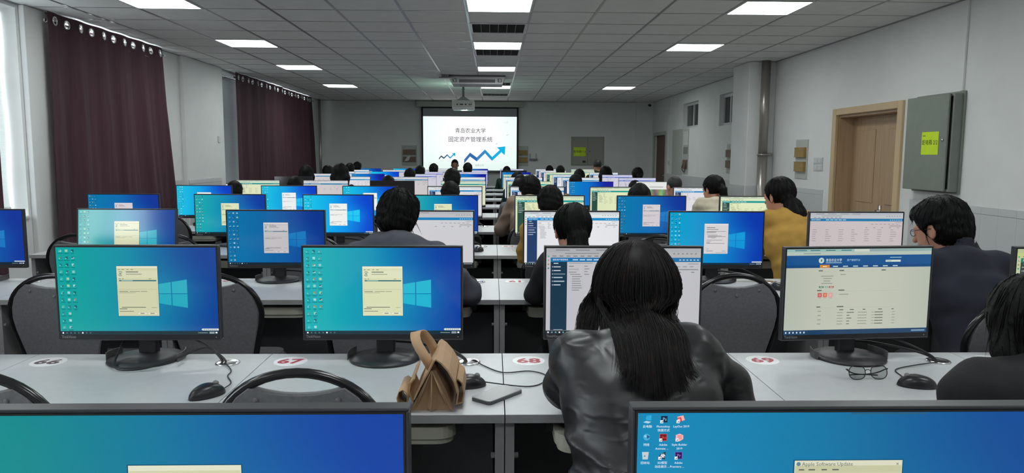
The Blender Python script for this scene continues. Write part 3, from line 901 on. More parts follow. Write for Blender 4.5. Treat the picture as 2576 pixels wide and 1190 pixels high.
def desktop(name, Lc, Mc, Rc, logo, dlg, kind='installer', seed=1, icons=True, big=False, dim=1.0, detail=True):
    f = Flat(SW, SH)
    wp = wallpaper(Lc, Mc, Rc, logo)
    f.grid(36, 22, wp)
    # window emblem: four panes in perspective
    def pane(u0, u1, top):
        def edge(u):  # half height of the emblem at u
            return 0.118 + (u - 0.655) / (0.81 - 0.655) * 0.045
        vm = 0.527
        for sgn in (-1, 1):
            a, b = edge(u0), edge(u1)
            pts = [(u0, vm - 0.004), (u1, vm - 0.004), (u1, vm - b), (u0, vm - a)] if sgn < 0 else [(u0, vm + a), (u1, vm + b), (u1, vm + 0.004), (u0, vm + 0.004)]
            f.poly(pts, lerp3(logo, (255, 255, 255), 0.04 if sgn < 0 else 0.0), 1)
    if kind != 'plain':
        pane(0.625, 0.708, 0); pane(0.714, 0.81, 0)
    rnd = random.Random(seed)
    if icons and not big:
        cols = [(205, 215, 215), (235, 240, 240), (30, 50, 70), (60, 90, 110), (220, 120, 60), (240, 225, 160), (90, 150, 160), (50, 60, 70)]
        for ci, (u, n) in enumerate(((0.027, 12), (0.066, 12), (0.104, 9))):
            for r in range(n):
                v = 0.025 + r * 0.0795
                base = wp(u, v)
                k = rnd.choice(cols)
                if ci == 0: k = lerp3(k, base, 0.55)
                f.rect(u - 0.008, v, u + 0.008, v + 0.028, lerp3(k, base, 0.35), 1)
                f.rect(u - 0.008, v + 0.016, u - 0.001, v + 0.028, lerp3((225, 230, 230), base, 0.45), 2)
                if rnd.random() < 0.5:
                    f.poly([(u - 0.002, v + 0.024), (u + 0.008, v + 0.004), (u + 0.008, v + 0.024)], lerp3(rnd.choice(cols), base, 0.2), 2)
                w = rnd.uniform(0.010, 0.018)
                f.rect(u - w, v + 0.040, u + w, v + 0.047, lerp3(base, (20, 40, 50), 0.45), 1)
                if rnd.random() < 0.4:
                    f.rect(u - w * 0.6, v + 0.052, u + w * 0.6, v + 0.058, lerp3(base, (20, 40, 50), 0.4), 1)
    if big:
        def lab(u, v, t, h=0.0095):
            f.text(t, u, v - 0.010, h, (232, 240, 244), 4, 'c')
        X = (0.023, 0.062, 0.100); Y = (0.027, 0.105, 0.183)
        def sq(u, v, c, t, tc, rim=None):
            if rim: f.rect(u - 0.0085, v - 0.015, u + 0.0085, v + 0.015, rim, 1)
            f.rect(u - 0.0075, v - 0.0135, u + 0.0075, v + 0.0135, c, 2)
            if t: f.text(t, u + 0.001, v + 0.006, 0.014, tc, 3, 'c')
        def short(u, v):
            f.rect(u - 0.0095, v + 0.004, u - 0.0025, v + 0.017, (235, 238, 240), 4)
            f.poly([(u - 0.0085, v + 0.015), (u - 0.004, v + 0.007), (u - 0.0035, v + 0.012)], (40, 70, 120), 5)
        u, v = X[0], Y[0]
        f.poly([(u - 0.004, v + 0.002), (u + 0.009, v + 0.006), (u + 0.009, v - 0.018), (u - 0.003, v - 0.014)], (40, 165, 215), 2)
        f.poly([(u - 0.010, v + 0.013), (u + 0.002, v + 0.018), (u + 0.009, v + 0.011), (u - 0.003, v + 0.007)], (170, 210, 225), 2); lab(u, v + 0.045, '此电脑')
        u, v = X[0] - 0.001, Y[1]
        f.disc(u, v - 0.002, 0.008, (70, 170, 210), 2); f.poly([(u, v - 0.012), (u + 0.008, v - 0.004), (u + 0.001, v + 0.006)], (25, 90, 140), 3)
        f.disc(u - 0.003, v - 0.006, 0.003, (140, 205, 225), 3); lab(u, v + 0.045, '网络')
        u, v = X[0] - 0.003, Y[2]
        f.poly([(u - 0.006, v + 0.016), (u + 0.006, v + 0.016), (u + 0.008, v - 0.016), (u - 0.008, v - 0.016)], (190, 205, 212), 2)
        f.poly([(u - 0.004, v + 0.004), (u + 0.001, v + 0.004), (u - 0.001, v - 0.004)], (70, 130, 170), 3); lab(u, v + 0.045, '回收站')
        u, v = X[1], Y[0]; sq(u, v, (0, 30, 62), 'Ps', (150, 205, 235)); short(u, v); lab(u - 0.002, v + 0.045, 'Photoshop'); lab(u - 0.001, v + 0.0615, '快捷方式')
        u, v = X[1] - 0.001, Y[1]; sq(u, v, (110, 10, 20), 'An', (235, 60, 60), (215, 70, 70)); short(u, v); lab(u, v + 0.045, 'Adobe'); lab(u - 0.003, v + 0.0615, 'Animate ...')
        u, v = X[1] - 0.002, Y[2]
        f.poly([(u - 0.009, v + 0.004), (u + 0.006, v + 0.017), (u + 0.0075, v - 0.017), (u - 0.003, v - 0.008)], (24, 40, 52), 2)
        for a in (0.5, 2.6, 4.7):
            f.poly([(u + 0.001, v), (u + 0.001 + 0.0065 * math.cos(a - 0.8), v - 0.011 * math.sin(a - 0.8)), (u + 0.001 + 0.0065 * math.cos(a + 0.8), v - 0.011 * math.sin(a + 0.8))], (235, 238, 240), 3)
        short(u, v); lab(u, v + 0.045, '3D模型'); lab(u, v + 0.0615, '动态展示 ...')
        u, v = X[2], Y[0]
        f.poly([(u - 0.008, v - 0.010), (u + 0.006, v - 0.016), (u + 0.010, v + 0.004), (u - 0.006, v + 0.013)], (250, 175, 170), 2)
        f.poly([(u - 0.008, v - 0.006), (u + 0.001, v - 0.008), (u + 0.003, v + 0.010), (u, v + 0.011), (u - 0.001, v - 0.003), (u - 0.008, v - 0.001)], (190, 45, 50), 3); short(u, v); lab(u + 0.002, v + 0.045, 'LayOut 2019')
        u, v = X[2] - 0.001, Y[1]
        f.poly([(u - 0.009, v - 0.010), (u, v - 0.016), (u + 0.0085, v - 0.009), (u + 0.0085, v + 0.007), (u, v + 0.017), (u - 0.009, v + 0.01)], (248, 180, 176), 2)
        for k in range(3): f.rect(u - 0.005, v - 0.008 + k * 0.006, u + 0.005, v - 0.006 + k * 0.006, (205, 70, 70), 3)
        short(u, v); lab(u, v + 0.045, 'Style Builder'); lab(u, v + 0.0615, '2019')
        u, v = X[2] - 0.002, Y[2]; sq(u, v, (30, 10, 70), 'Pr', (190, 120, 225), (120, 70, 190)); short(u, v); lab(u, v + 0.045, 'Adobe'); lab(u - 0.003, v + 0.0615, 'Premiere ...')
        f.line(0.50, 0.68, 0.0065, 0.006, (40, 90, 120), 1)
    if dlg:
        ink = lerp3(dlg, (40, 50, 50), 0.62); faint = lerp3(dlg, (60, 70, 70), 0.22); lite = lerp3(dlg, (255, 255, 255), 0.35)
        if big:
            u0, v0, u1, v1 = 0.372, 0.208, 0.628, 0.782
        else:
            u0, v0, u1, v1 = 0.372, 0.212, 0.628, 0.782
        f.rect(u0 - 0.003, v0 - 0.004, u1 + 0.003, v1 + 0.005, lerp3(wp(0.5, 0.5), (0, 20, 30), 0.35), 2)
        f.rect(u0, v0, u1, v1, lite, 3)
        f.rect(u0 + 0.002, v0 + 0.022, u1 - 0.002, v1 - 0.004, dlg, 4)
        w, h = u1 - u0, v1 - v0
        L = lambda a, b, y, t=0.007, c=ink: f.line(u0 + w * a, u0 + w * b, v0 + h * y, t, c, 6)
        if kind == 'installer':
            if big:
                f.text('Apple Software Update', u0 + 0.017, v0 + 0.022, 0.017, ink, 6)
                f.disc(u0 + 0.009, v0 + 0.014, 0.005, (90, 130, 150), 6)
                f.text('×', u1 - 0.012, v0 + 0.024, 0.018, ink, 6, 'c')
            for a, b in ((0.04, 0.09), (0.13, 0.19), (0.25, 0.30), (0.35, 0.41)): L(a, b, 0.068, 0.006)
            f.rect(u0 + 0.01 * w, v0 + 0.09 * h, u1 - 0.01 * w, v0 + 0.235 * h, lerp3(dlg, (255, 255, 255), 0.12), 5)
            # update emblem: two arcs with a globe
            cx, cy = u0 + 0.095 * w, v0 + 0.15 * h
            a_ = SW / SH
            for st in (0.5, 3.6):
                pts = [(cx + 0.0155 * math.cos(st + i * 0.24), cy - 0.0155 * a_ * math.sin(st + i * 0.24)) for i in range(9)]
                pin = [(cx + 0.0125 * math.cos(st + i * 0.24), cy - 0.0125 * a_ * math.sin(st + i * 0.24)) for i in range(9)]
                f.poly(pts + pin[::-1], (60, 95, 100), 6)
            f.disc(cx, cy, 0.008, lerp3(dlg, (90, 130, 130), 0.5), 6)
            f.text('i', cx, cy + 0.010, 0.022, (60, 95, 100), 7, 'c')
            L(0.23, 0.53, 0.115, 0.010); L(0.23, 0.62, 0.16, 0.007, lerp3(ink, dlg, 0.3))
            L(0.05, 0.10, 0.255, 0.006); L(0.13, 0.17, 0.255, 0.006); L(0.78, 0.84, 0.255, 0.006)
            f.rect(u0 + 0.055 * w, v0 + 0.278 * h, u1 - 0.035 * w, v0 + 0.302 * h, lerp3((20, 90, 110), dlg, 0.12), 6)
            f.rect(u0 + 0.11 * w, v0 + 0.284 * h, u0 + 0.39 * w, v0 + 0.296 * h, lerp3((140, 190, 190), dlg, 0.2), 7)
            L(0.03, 0.97, 0.465, 0.004, faint)
            L(0.05, 0.26, 0.507, 0.008, lerp3(ink, dlg, 0.2)); L(0.30, 0.56, 0.507, 0.007, lerp3(ink, dlg, 0.35)); L(0.58, 0.73, 0.507, 0.007, lerp3(ink, dlg, 0.3))
            L(0.05, 0.44, 0.533, 0.006, lerp3(ink, dlg, 0.55))
            L(0.09, 0.68, 0.827, 0.009, lerp3(ink, dlg, 0.15)); L(0.82, 0.95, 0.832, 0.006, lerp3(ink, dlg, 0.5)); L(0.03, 0.22, 0.857, 0.008)
            L(0.03, 0.38, 0.908, 0.008, lerp3(ink, dlg, 0.25))
            for a, b in ((0.48, 0.70), (0.72, 0.95)):
                f.rect(u0 + a * w, v0 + 0.93 * h, u0 + b * w, v0 + 0.972 * h, faint, 5)
                f.rect(u0 + a * w + 0.001, v0 + 0.933 * h, u0 + b * w - 0.001, v0 + 0.969 * h, lite, 6)
                f.line(u0 + (a + 0.06) * w, u0 + (b - 0.06) * w, v0 + 0.951 * h, 0.008, ink, 7)
            f.line(u0 + 0.03 * w, u0 + 0.03 * w + 0.0012, v0 + 0.63 * h, 0.33 * h, faint, 5); f.line(u1 - 0.03 * w - 0.0012, u1 - 0.03 * w, v0 + 0.63 * h, 0.33 * h, faint, 5)
        else:
            rows = [(0.1, 0.45, 0.13, 0.014), (0.1, 0.58, 0.19, 0.011), (0.1, 0.9, 0.255, 0.008), (0.1, 0.5, 0.275, 0.010), (0.1, 0.46, 0.30, 0.006), (0.1, 0.15, 0.345, 0.006), (0.15, 0.55, 0.375, 0.007),
                    (0.15, 0.72, 0.40, 0.007), (0.15, 0.9, 0.425, 0.009), (0.15, 0.5, 0.45, 0.009), (0.3, 0.45, 0.48, 0.006), (0.1, 0.76, 0.545, 0.008), (0.1, 0.3, 0.59, 0.006), (0.1, 0.24, 0.63, 0.009), (0.1, 0.85, 0.655, 0.008),
                    (0.1, 0.2, 0.84, 0.007), (0.1, 0.38, 0.905, 0.010), (0.75, 0.9, 0.905, 0.008), (0.5, 0.95, 0.965, 0.006)]
            for a, b, y, t in rows: L(a, b, y, t, lerp3(ink, dlg, 0.2))
            f.line(u0 + 0.05 * w, u0 + 0.05 * w + 0.001, v0 + h * 0.5, 0.85 * h, faint, 5); f.line(u1 - 0.05 * w, u1 - 0.05 * w + 0.001, v0 + h * 0.5, 0.85 * h, faint, 5)
    # task bar and input bar
    tb = lerp3(wp(0.5, 0.95), (12, 20, 26), 0.82)
    f.rect(0, 0.957, 1, 1, tb, 2)
    for i in range(8):
        f.rect(0.012 + i * 0.0245, 0.970, 0.021 + i * 0.0245, 0.987, (235, 240, 240) if i in (0, 5) else lerp3(tb, (200, 220, 220), 0.35), 3)
    f.rect(0.868, 0.974, 0.93, 0.984, lerp3(tb, (220, 225, 225), 0.5), 3); f.rect(0.94, 0.966, 0.972, 0.990, lerp3(tb, (225, 230, 230), 0.6), 3); f.rect(0.978, 0.968, 0.99, 0.986, (235, 238, 238), 3)
    f.poly([(0.896, 0.952), (1, 0.952), (1, 0.930), (0.896, 0.930), (0.890, 0.941)], (215, 222, 215) if dim > 0.9 else (190, 198, 205), 3)
    for i in range(7): f.rect(0.905 + i * 0.0125, 0.937, 0.911 + i * 0.0125, 0.945, (120, 130, 130), 4)
    return f.mesh(name, 'display')

def webapp(name, bg_, bar, sidec, top=(190, 192, 196), seed=1, sidebar=True, tree=True, hdr_text=True, table=0, pic=False):
    f = Flat(SW, SH)
    ink = lerp3(bg_, (60, 64, 70), 0.55)
    f.grid(8, 5, lambda u, v: lerp3(bg_, lerp3(bg_, (120, 120, 130), 0.12), abs(u - 0.5) * 0.6 + 0.2 * v))
    f.rect(0, 0, 1, 0.045, lerp3(top, (150, 160, 170), 0.3), 1); f.rect(0, 0.045, 1, 0.105, top, 1)
    rnd = random.Random(seed)
    for k in range(4): f.line(0.06 + 0.13 * k, 0.15 + 0.13 * k, 0.022, 0.010, lerp3(top, (60, 60, 60), 0.45), 2)
    f.line(0.12, 0.34, 0.060, 0.010, lerp3(top, (60, 60, 60), 0.35), 2)
    for k in range(7): f.line(0.04 + 0.045 * k, 0.065 + 0.045 * k, 0.091, 0.009, lerp3(top, (50, 50, 50), 0.55), 2)
    for k in range(6): f.line(0.82 + 0.028 * k, 0.832 + 0.028 * k, 0.063, 0.012, lerp3(top, (60, 60, 60), 0.45), 2)
    x0 = 0.028 if sidebar else 0.0
    f.rect(x0, 0.108, 1, 0.158, bar, 2)
    if hdr_text:
        f.text('固定资产管理系统', x0 + 0.015, 0.140, 0.0165, (235, 240, 245), 3)
        for k in range(5): f.line(0.17 + 0.045 * k, 0.205 + 0.045 * k, 0.133, 0.014, lerp3(bar, (240, 245, 250), 0.75), 3)
    for k in range(6): f.line(0.86 + 0.023 * k, 0.872 + 0.023 * k, 0.135, 0.013, lerp3(bar, (240, 245, 250), 0.7), 3)
    if sidebar:
        for k, c in enumerate(((60, 170, 140), (150, 150, 130), (150, 140, 90), (60, 140, 130))): f.rect(0.009, 0.085 + 0.046 * k, 0.019, 0.103 + 0.046 * k, c, 2)
        f.rect(x0, 0.158, 0.135, 0.955, sidec, 2)
        for k, (y, w) in enumerate(((0.175, 0.03), (0.215, 0.045), (0.258, 0.045), (0.298, 0.075), (0.338, 0.058), (0.382, 0.07), (0.424, 0.045))):
            f.line(0.048, 0.048 + w, y, 0.012, lerp3(sidec, (235, 240, 245), 0.75 if k != 3 else 0.45), 3)
            if k: f.rect(0.038, y - 0.008, 0.044, y + 0.008, lerp3(sidec, (235, 240, 245), 0.6), 3)
        f.line(0.05, 0.11, 0.948, 0.008, lerp3(sidec, (235, 240, 245), 0.6), 3)
    if tree:
        f.line(0.147, 0.30, 0.172, 0.010, lerp3(ink, bg_, 0.4), 2)
        f.line(0.147, 0.178, 0.208, 0.010, ink, 2); f.line(0.147, 0.21, 0.243, 0.009, lerp3(ink, bg_, 0.5), 2)
        for k in range(9):
            ind = 0.147 if k == 0 else 0.155 if k == 1 else 0.167
            f.line(ind, ind + rnd.uniform(0.045, 0.07), 0.276 + 0.0262 * k, 0.010, lerp3(ink, bg_, 0.25), 2)
        f.line(0.236, 0.2368, 0.56, 0.78, lerp3(bg_, ink, 0.25), 2)
        for k in range(4): f.line(0.246, 0.268 + 0.01 * (k % 2), 0.208 + 0.031 * k, 0.010, lerp3(ink, bg_, 0.25), 2)
    f.line(0.92, 0.985, 0.180, 0.008, lerp3(ink, bg_, 0.3), 2)
    for k in range(7): f.line(0.66 + 0.045 * k, 0.685 + 0.045 * k, 0.213, 0.010, lerp3(ink, bg_, 0.3), 2)
    f.line(0.86, 0.985, 0.246, 0.012, lerp3(ink, bg_, 0.25), 2)
    for k in range(5): f.line(0.60 + 0.085 * k, 0.62 + 0.085 * k, 0.278, 0.011, lerp3(ink, bg_, 0.15), 2)
    for r in range(table):
        for k in range(7):
            a = 0.26 + 0.1 * k if sidebar else 0.03 + 0.14 * k
            f.line(a, a + rnd.uniform(0.03, 0.07), 0.32 + 0.042 * r, 0.010, lerp3(ink, bg_, 0.35), 2)
    if pic:
        f.grid(24, 6, lambda u, v: (120 + 50 * math.sin(37 * u) * math.sin(9 * v + 5 * u), 135 + 40 * math.sin(23 * u + 1), 100 + 40 * math.sin(51 * u + 7 * v)), 3)
        f.rect(0, 0.0, 1, 0.30, (225, 228, 224), 4); f.line(0.3, 0.62, 0.20, 0.02, (120, 125, 125), 5)
        for k in range(26): f.rect(0.02 + 0.037 * k, 0.60 + 0.1 * rnd.random(), 0.045 + 0.037 * k, 0.74 + 0.1 * rnd.random(), rnd.choice([(190, 90, 140), (225, 225, 225), (90, 120, 70), (170, 70, 120), (60, 95, 60)]), 5)
    f.rect(0, 0.957, 1, 1, (34, 40, 48), 3)
    for k in range(8): f.rect(0.012 + k * 0.0245, 0.970, 0.021 + k * 0.0245, 0.987, (225, 230, 232) if k % 3 == 0 else (110, 160, 170), 4)
    f.rect(0.90, 0.972, 0.99, 0.986, (150, 155, 160), 4)
    return f.mesh(name, 'display')

def portal(name):
    f = Flat(SW, SH)
    bg_ = (196, 202, 186)
    f.grid(10, 6, lambda u, v: lerp3((176, 184, 170), (190, 193, 178), math.sin(PI * u)))
    f.rect(0, 0, 1, 0.032, (146, 182, 176), 1); f.rect(0.46, 0.004, 0.565, 0.032, (198, 206, 196), 2); f.rect(0.565, 0, 1, 0.032, (140, 156, 160), 1)
    for a, b in ((0.055, 0.135), (0.16, 0.225), (0.265, 0.33), (0.37, 0.44)): f.line(a, b, 0.016, 0.009, (40, 100, 110), 3)
    f.rect(0, 0.032, 1, 0.072, (176, 190, 180), 1); f.line(0.115, 0.23, 0.052, 0.008, (120, 140, 130), 2)
    f.rect(0, 0.074, 1, 0.185, (6, 78, 138), 2); f.rect(0, 0.185, 1, 0.218, (4, 66, 122), 2)
    f.disc(0.237, 0.133, 0.0185, (200, 222, 210), 3, 24); f.disc(0.237, 0.133, 0.014, (150, 185, 175), 4, 20); f.disc(0.237, 0.133, 0.011, (205, 222, 210), 5, 20)
    f.rect(0.232, 0.120, 0.242, 0.146, (70, 110, 105), 6)
    f.text('青岛农业大学', 0.268, 0.145, 0.030, (215, 232, 225), 4, sx=0.82); f.line(0.267, 0.377, 0.160, 0.006, (190, 215, 210), 4)
    f.text('资产管理平台', 0.412, 0.141, 0.0205, (170, 205, 215), 4)
    f.line(0.71, 0.79, 0.104, 0.008, (150, 190, 205), 4); f.rect(0.68, 0.133, 0.785, 0.156, (205, 218, 205), 4); f.line(0.685, 0.72, 0.146, 0.006, (120, 140, 140), 5)
    f.rect(0.228, 0.183, 0.295, 0.217, (206, 130, 40), 4); f.line(0.248, 0.276, 0.202, 0.010, (240, 215, 170), 5)
    for k in range(7): f.line(0.318 + 0.069 * k, 0.352 + 0.069 * k, 0.202, 0.011, (190, 215, 220), 4)
    ink = (78, 86, 76); mid = (140, 146, 132)
    for a, b, y in ((0.222, 0.25, 0.252), (0.364, 0.395, 0.251), (0.655, 0.685, 0.251), (0.218, 0.248, 0.482), (0.364, 0.405, 0.481), (0.218, 0.245, 0.675), (0.358, 0.404, 0.674)): f.line(a, b, y, 0.011, ink, 4)
    for a, b, y in ((0.222, 0.34, 0.262), (0.364, 0.60, 0.262), (0.655, 0.775, 0.262), (0.218, 0.34, 0.492), (0.364, 0.775, 0.492), (0.218, 0.34, 0.686), (0.358, 0.775, 0.686)): f.line(a, b, y, 0.003, (172, 178, 164), 3)
    for a, b, y in ((0.24, 0.325, 0.315), (0.255, 0.315, 0.343), (0.258, 0.305, 0.371), (0.245, 0.32, 0.399), (0.374, 0.41, 0.299), (0.37, 0.435, 0.53)): f.line(a, b, y, 0.009, mid, 4)
    for a, b, c in ((0.229, 0.26, (60, 110, 80)), (0.268, 0.291, (130, 160, 140)), (0.297, 0.33, (170, 60, 60))): f.rect(a, 0.432, b, 0.452, c, 4); f.line(a + 0.006, b - 0.006, 0.442, 0.006, (215, 220, 210), 5)
    for k, c in enumerate(((190, 80, 80), (206, 100, 66), (214, 150, 146))):
        u = 0.237 + 0.0365 * k
        f.rect(u - 0.014, 0.511, u + 0.014, 0.560, c, 4); f.rect(u - 0.008, 0.522, u + 0.008, 0.550, lerp3(c, (240, 225, 215), 0.35), 5); f.line(u - 0.011, u + 0.011, 0.570, 0.008, (196, 150, 140), 4)
    for k in range(4): f.line(0.228, 0.252, 0.725 + 0.05 * k, 0.009, mid, 4)
    for a, b in ((0.377, 0.405), (0.45, 0.478), (0.54, 0.558), (0.648, 0.675), (0.742, 0.757)): f.line(a, b, 0.712, 0.009, ink, 4)
    for r in range(5):
        y = 0.746 + 0.0335 * r
        f.line(0.363, 0.402, y, 0.008, mid, 4); f.line(0.430, 0.43 + (0.05, 0.02, 0.034, 0.02, 0.02)[r], y, 0.009, lerp3(ink, mid, 0.3), 4); f.line(0.507, 0.57, y, 0.008, mid, 4)
        f.line(0.603, 0.62, y, 0.006, mid, 4); f.line(0.625, 0.682, y, 0.010, lerp3(ink, mid, 0.4), 4); f.line(0.745, 0.768, y, 0.007, mid, 4)
    f.rect(0, 0.945, 1, 1, (20, 60, 96), 4)
    for k in range(6): f.rect(0.012 + k * 0.025, 0.962, 0.021 + k * 0.025, 0.982, (190, 215, 225), 5)
    f.rect(0.89, 0.965, 0.985, 0.983, (120, 150, 170), 5)
    return f.mesh(name, 'display')

def plain_screen(name, col):
    f = Flat(SW, SH); f.rect(0, 0, 1, 1, col, 0)
    return f.mesh(name, 'display')

DLG_Y = (214, 214, 176)
SCR = {
 'teal': desktop('screen', (0, 160, 156), (0, 134, 168), (0, 62, 148), (36, 168, 188), (206, 208, 170), seed=2),
 'teal2': desktop('screen', (8, 172, 178), (0, 138, 182), (0, 60, 160), (30, 178, 206), (216, 220, 180), seed=3),
 'teal3': desktop('screen', (20, 168, 176), (0, 126, 178), (0, 56, 160), (30, 160, 205), (216, 222, 178), seed=4),
 'blue': desktop('screen', (0, 112, 168), (0, 92, 160), (0, 50, 142), (0, 112, 184), (192, 188, 192), seed=5, dim=0.8),
 'blue2': desktop('screen', (0, 118, 172), (0, 104, 176), (8, 50, 150), (20, 116, 190), (208, 200, 206), seed=6, dim=0.8),
 'cyan': desktop('screen', (16, 196, 232), (0, 150, 232), (0, 66, 204), (24, 196, 240), (238, 240, 236), seed=7),
 'cyan2': desktop('screen', (20, 190, 226), (0, 146, 224), (0, 60, 196), (30, 188, 236), (236, 238, 238), seed=8),
 'doc': desktop('screen', (0, 160, 206), (0, 128, 200), (0, 52, 170), (0, 148, 214), (212, 208, 210), kind='doc', seed=9),
 'deep': desktop('screen', (0, 126, 196), (0, 104, 200), (10, 20, 150), (0, 120, 210), None, kind='plain', seed=10),
 'edge': desktop('screen', (0, 138, 138), (0, 112, 160), (0, 62, 160), (0, 130, 180), (206, 208, 170), icons=False, big=False, seed=11),
 'bigicons': desktop('screen', (0, 134, 182), (0, 112, 160), (0, 72, 148), (0, 130, 180), (196, 196, 160), icons=False, big=True, seed=12),
 'web': webapp('screen', (192, 192, 196), (20, 110, 166), (22, 52, 72), top=(176, 176, 178), seed=1),
 'web_b': webapp('screen', (230, 231, 234), (10, 134, 196), (36, 62, 104), top=(222, 228, 232), seed=2),
 'web_w': webapp('screen', (206, 206, 210), (20, 128, 186), (30, 44, 66), top=(186, 188, 192), seed=3, tree=False),
 'web_d': webapp('screen', (222, 220, 224), (40, 140, 196), (30, 50, 90), top=(226, 228, 230), seed=4, table=3),
 'eye': webapp('screen', (224, 232, 188), (16, 150, 146), (38, 76, 66), top=(212, 226, 190), seed=5, table=6),
 'eye2': webapp('screen', (222, 228, 190), (20, 140, 140), (40, 72, 62), top=(206, 222, 196), seed=6, sidebar=False, table=5),
 'pink': webapp('screen', (200, 188, 190), (24, 116, 164), (40, 60, 80), top=(186, 190, 196), seed=7, sidebar=False, tree=False, table=6),
 'grey': webapp('screen', (206, 200, 202), (46, 126, 166), (40, 60, 80), top=(214, 212, 214), seed=8, sidebar=False, tree=False, table=2),
 'lav': webapp('screen', (208, 206, 220), (80, 110, 190), (50, 60, 90), top=(206, 206, 232), seed=9, sidebar=False, tree=True, table=2),
 'picture': webapp('screen', (214, 216, 210), (200, 204, 204), (40, 60, 80), top=(222, 224, 222), seed=10, sidebar=False, tree=False, hdr_text=False, pic=True),
 'green': webapp('screen', (190, 200, 160), (30, 120, 96), (44, 62, 56), top=(186, 200, 130), seed=11, table=3),
 'portal': portal('screen'),
 'off': plain_screen('screen', (26, 25, 26)),
}
CONTENT = {
 'teal': 'teal desktop and yellow update window', 'teal2': 'teal desktop and yellow update window', 'teal3': 'teal desktop and yellow update window',
 'blue': 'dark blue desktop and grey update window', 'blue2': 'blue desktop and pinkish update window', 'cyan': 'bright cyan desktop and white update window',
 'cyan2': 'bright cyan desktop and white update window', 'doc': 'blue desktop and white text window', 'deep': 'plain blue desktop', 'edge': 'teal to blue desktop',
 'bigicons': 'blue desktop and large program icons', 'web': 'white web page and dark side menu', 'web_b': 'bright web page and navy side menu', 'web_w': 'blank white web page',
 'web_d': 'white web page with blue bar', 'eye': 'yellow web page and dark green menu', 'eye2': 'pale yellow web page', 'pink': 'pinkish web page', 'grey': 'grey-white web page',
 'lav': 'lavender-white web page', 'picture': 'flower picture page', 'green': 'green page', 'portal': 'university portal page with blue header', 'off': 'switched-off dark screen'}

# ================================================================== desks and monitors
ROW0, PITCH_Y = 2.444, 1.588
ROWY = {r: ROW0 + PITCH_Y * i for i, r in enumerate('0ABCDEFGHIJ', -1)}
def seat_x(c):
    return 0.035 + 0.81 * (c - 3.5)
def row_phrase(r):
    i = '0ABCDEFGHIJ'.index(r)
    return '%s row from camera' % ORD[i] if i <= 4 else '%s row from screen' % ORD[10 - i]
def seat_phrase(c):
    return '%s from curtains' % ORD[c]

TOP = 0.75
# monitor meshes (shared): origin on the desk below the panel front, panel faces -y
PW, PH, PTOP = 0.54, 0.323, 0.397
pz0 = PTOP - PH
def panel_frame():
    m = MB()
    # outer rim, chamfered ring made of four bars
    e = 0.0045
    for (x0, x1, z0, z1) in ((-PW / 2, PW / 2, PTOP - e, PTOP), (-PW / 2, PW / 2, pz0, pz0 + 0.004), (-PW / 2, -PW / 2 + e, pz0 + 0.004, PTOP - e), (PW / 2 - e, PW / 2, pz0 + 0.004, PTOP - e)):
        m.rbox(x0, x1, -0.002, 0.022, z0, z1, 0.0012)
    return m.mesh('bezel_rim', 'bezel_grey')
def panel_body():
    m = MB()
    m.box(-PW / 2 + 0.0045, PW / 2 - 0.0045, 0.0, 0.022, pz0 + 0.004, PTOP - 0.0045)
    # inner bezel proud of the glass
    i = 0.0072
    for (x0, x1, z0, z1) in ((-PW / 2 + 0.0045, PW / 2 - 0.0045, PTOP - i, PTOP - 0.0045), (-PW / 2 + 0.0045, PW / 2 - 0.0045, pz0 + 0.004, pz0 + 0.0198), (-PW / 2 + 0.0045, -PW / 2 + i, pz0 + 0.0198, PTOP - i), (PW / 2 - i, PW / 2 - 0.0045, pz0 + 0.0198, PTOP - i)):
        m.box(x0, x1, -0.0018, 0.001, z0, z1)
    # swelling at the back
    m.add([(-0.2, 0.022, pz0 + 0.03), (0.2, 0.022, pz0 + 0.03), (0.2, 0.022, PTOP - 0.05), (-0.2, 0.022, PTOP - 0.05), (-0.14, 0.05, pz0 + 0.06), (0.14, 0.05, pz0 + 0.06), (0.14, 0.05, PTOP - 0.1), (-0.14, 0.05, PTOP - 0.1)],
          [(4, 5, 6, 7)[::-1], (0, 1, 5, 4), (1, 2, 6, 5), (2, 3, 7, 6), (3, 0, 4, 7)])
    return m.mesh('panel', 'black_plastic')
def stand_neck():
    return MB().rbox(-0.032, 0.032, 0.045, 0.075, 0.012, 0.27, 0.006).mesh('stand_neck', 'base_black')
def stand_base():
    return MB().lathe([(0.118, 0.0), (0.121, 0.004), (0.119, 0.009), (0.085, 0.014), (0.045, 0.019), (0.0405, 0.021)], 40, (0, 0.03, 0)).mesh('stand_base', 'base_black', True)
def guard(a0, a1):
    m = MB()
    if True:
        pts = []
        for k in range(5):
            a = R_(a0 + (a1 - a0) * k / 4)
            pts.append((0.125 * math.cos(a), 0.03 + 0.125 * math.sin(a)))
        o = [(x * 1.02, 0.03 + (y - 0.03) * 1.02) for x, y in pts]
        m.zprism(pts + o[::-1], 0.0, 0.028)
    return m.mesh('base_guard', 'guard_grey')
def logo_mesh():
    vs, fs = text_shape('ThinkVision')
    k = 0.010 / 0.75
    m = MB(); m.add([(-PW / 2 + 0.010 + x * k * 0.75, -0.0022, pz0 + 0.0085 + y * k) for x, y in vs], fs)
    return m.mesh('brand_lettering', 'logo_grey')
MON = {'bezel_rim': panel_frame(), 'panel': panel_body(), 'stand_neck': stand_neck(), 'stand_base': stand_base(), 'base_guard': guard(150, 188), 'base_guard_': guard(-16, 30), 'brand_lettering': logo_mesh(),
       'power_lamp': MB().rbox(PW / 2 - 0.018, PW / 2 - 0.015, -0.0024, -0.0015, pz0 + 0.010, pz0 + 0.0118, 0.0002).mesh('power_lamp', 'sticker_white')}

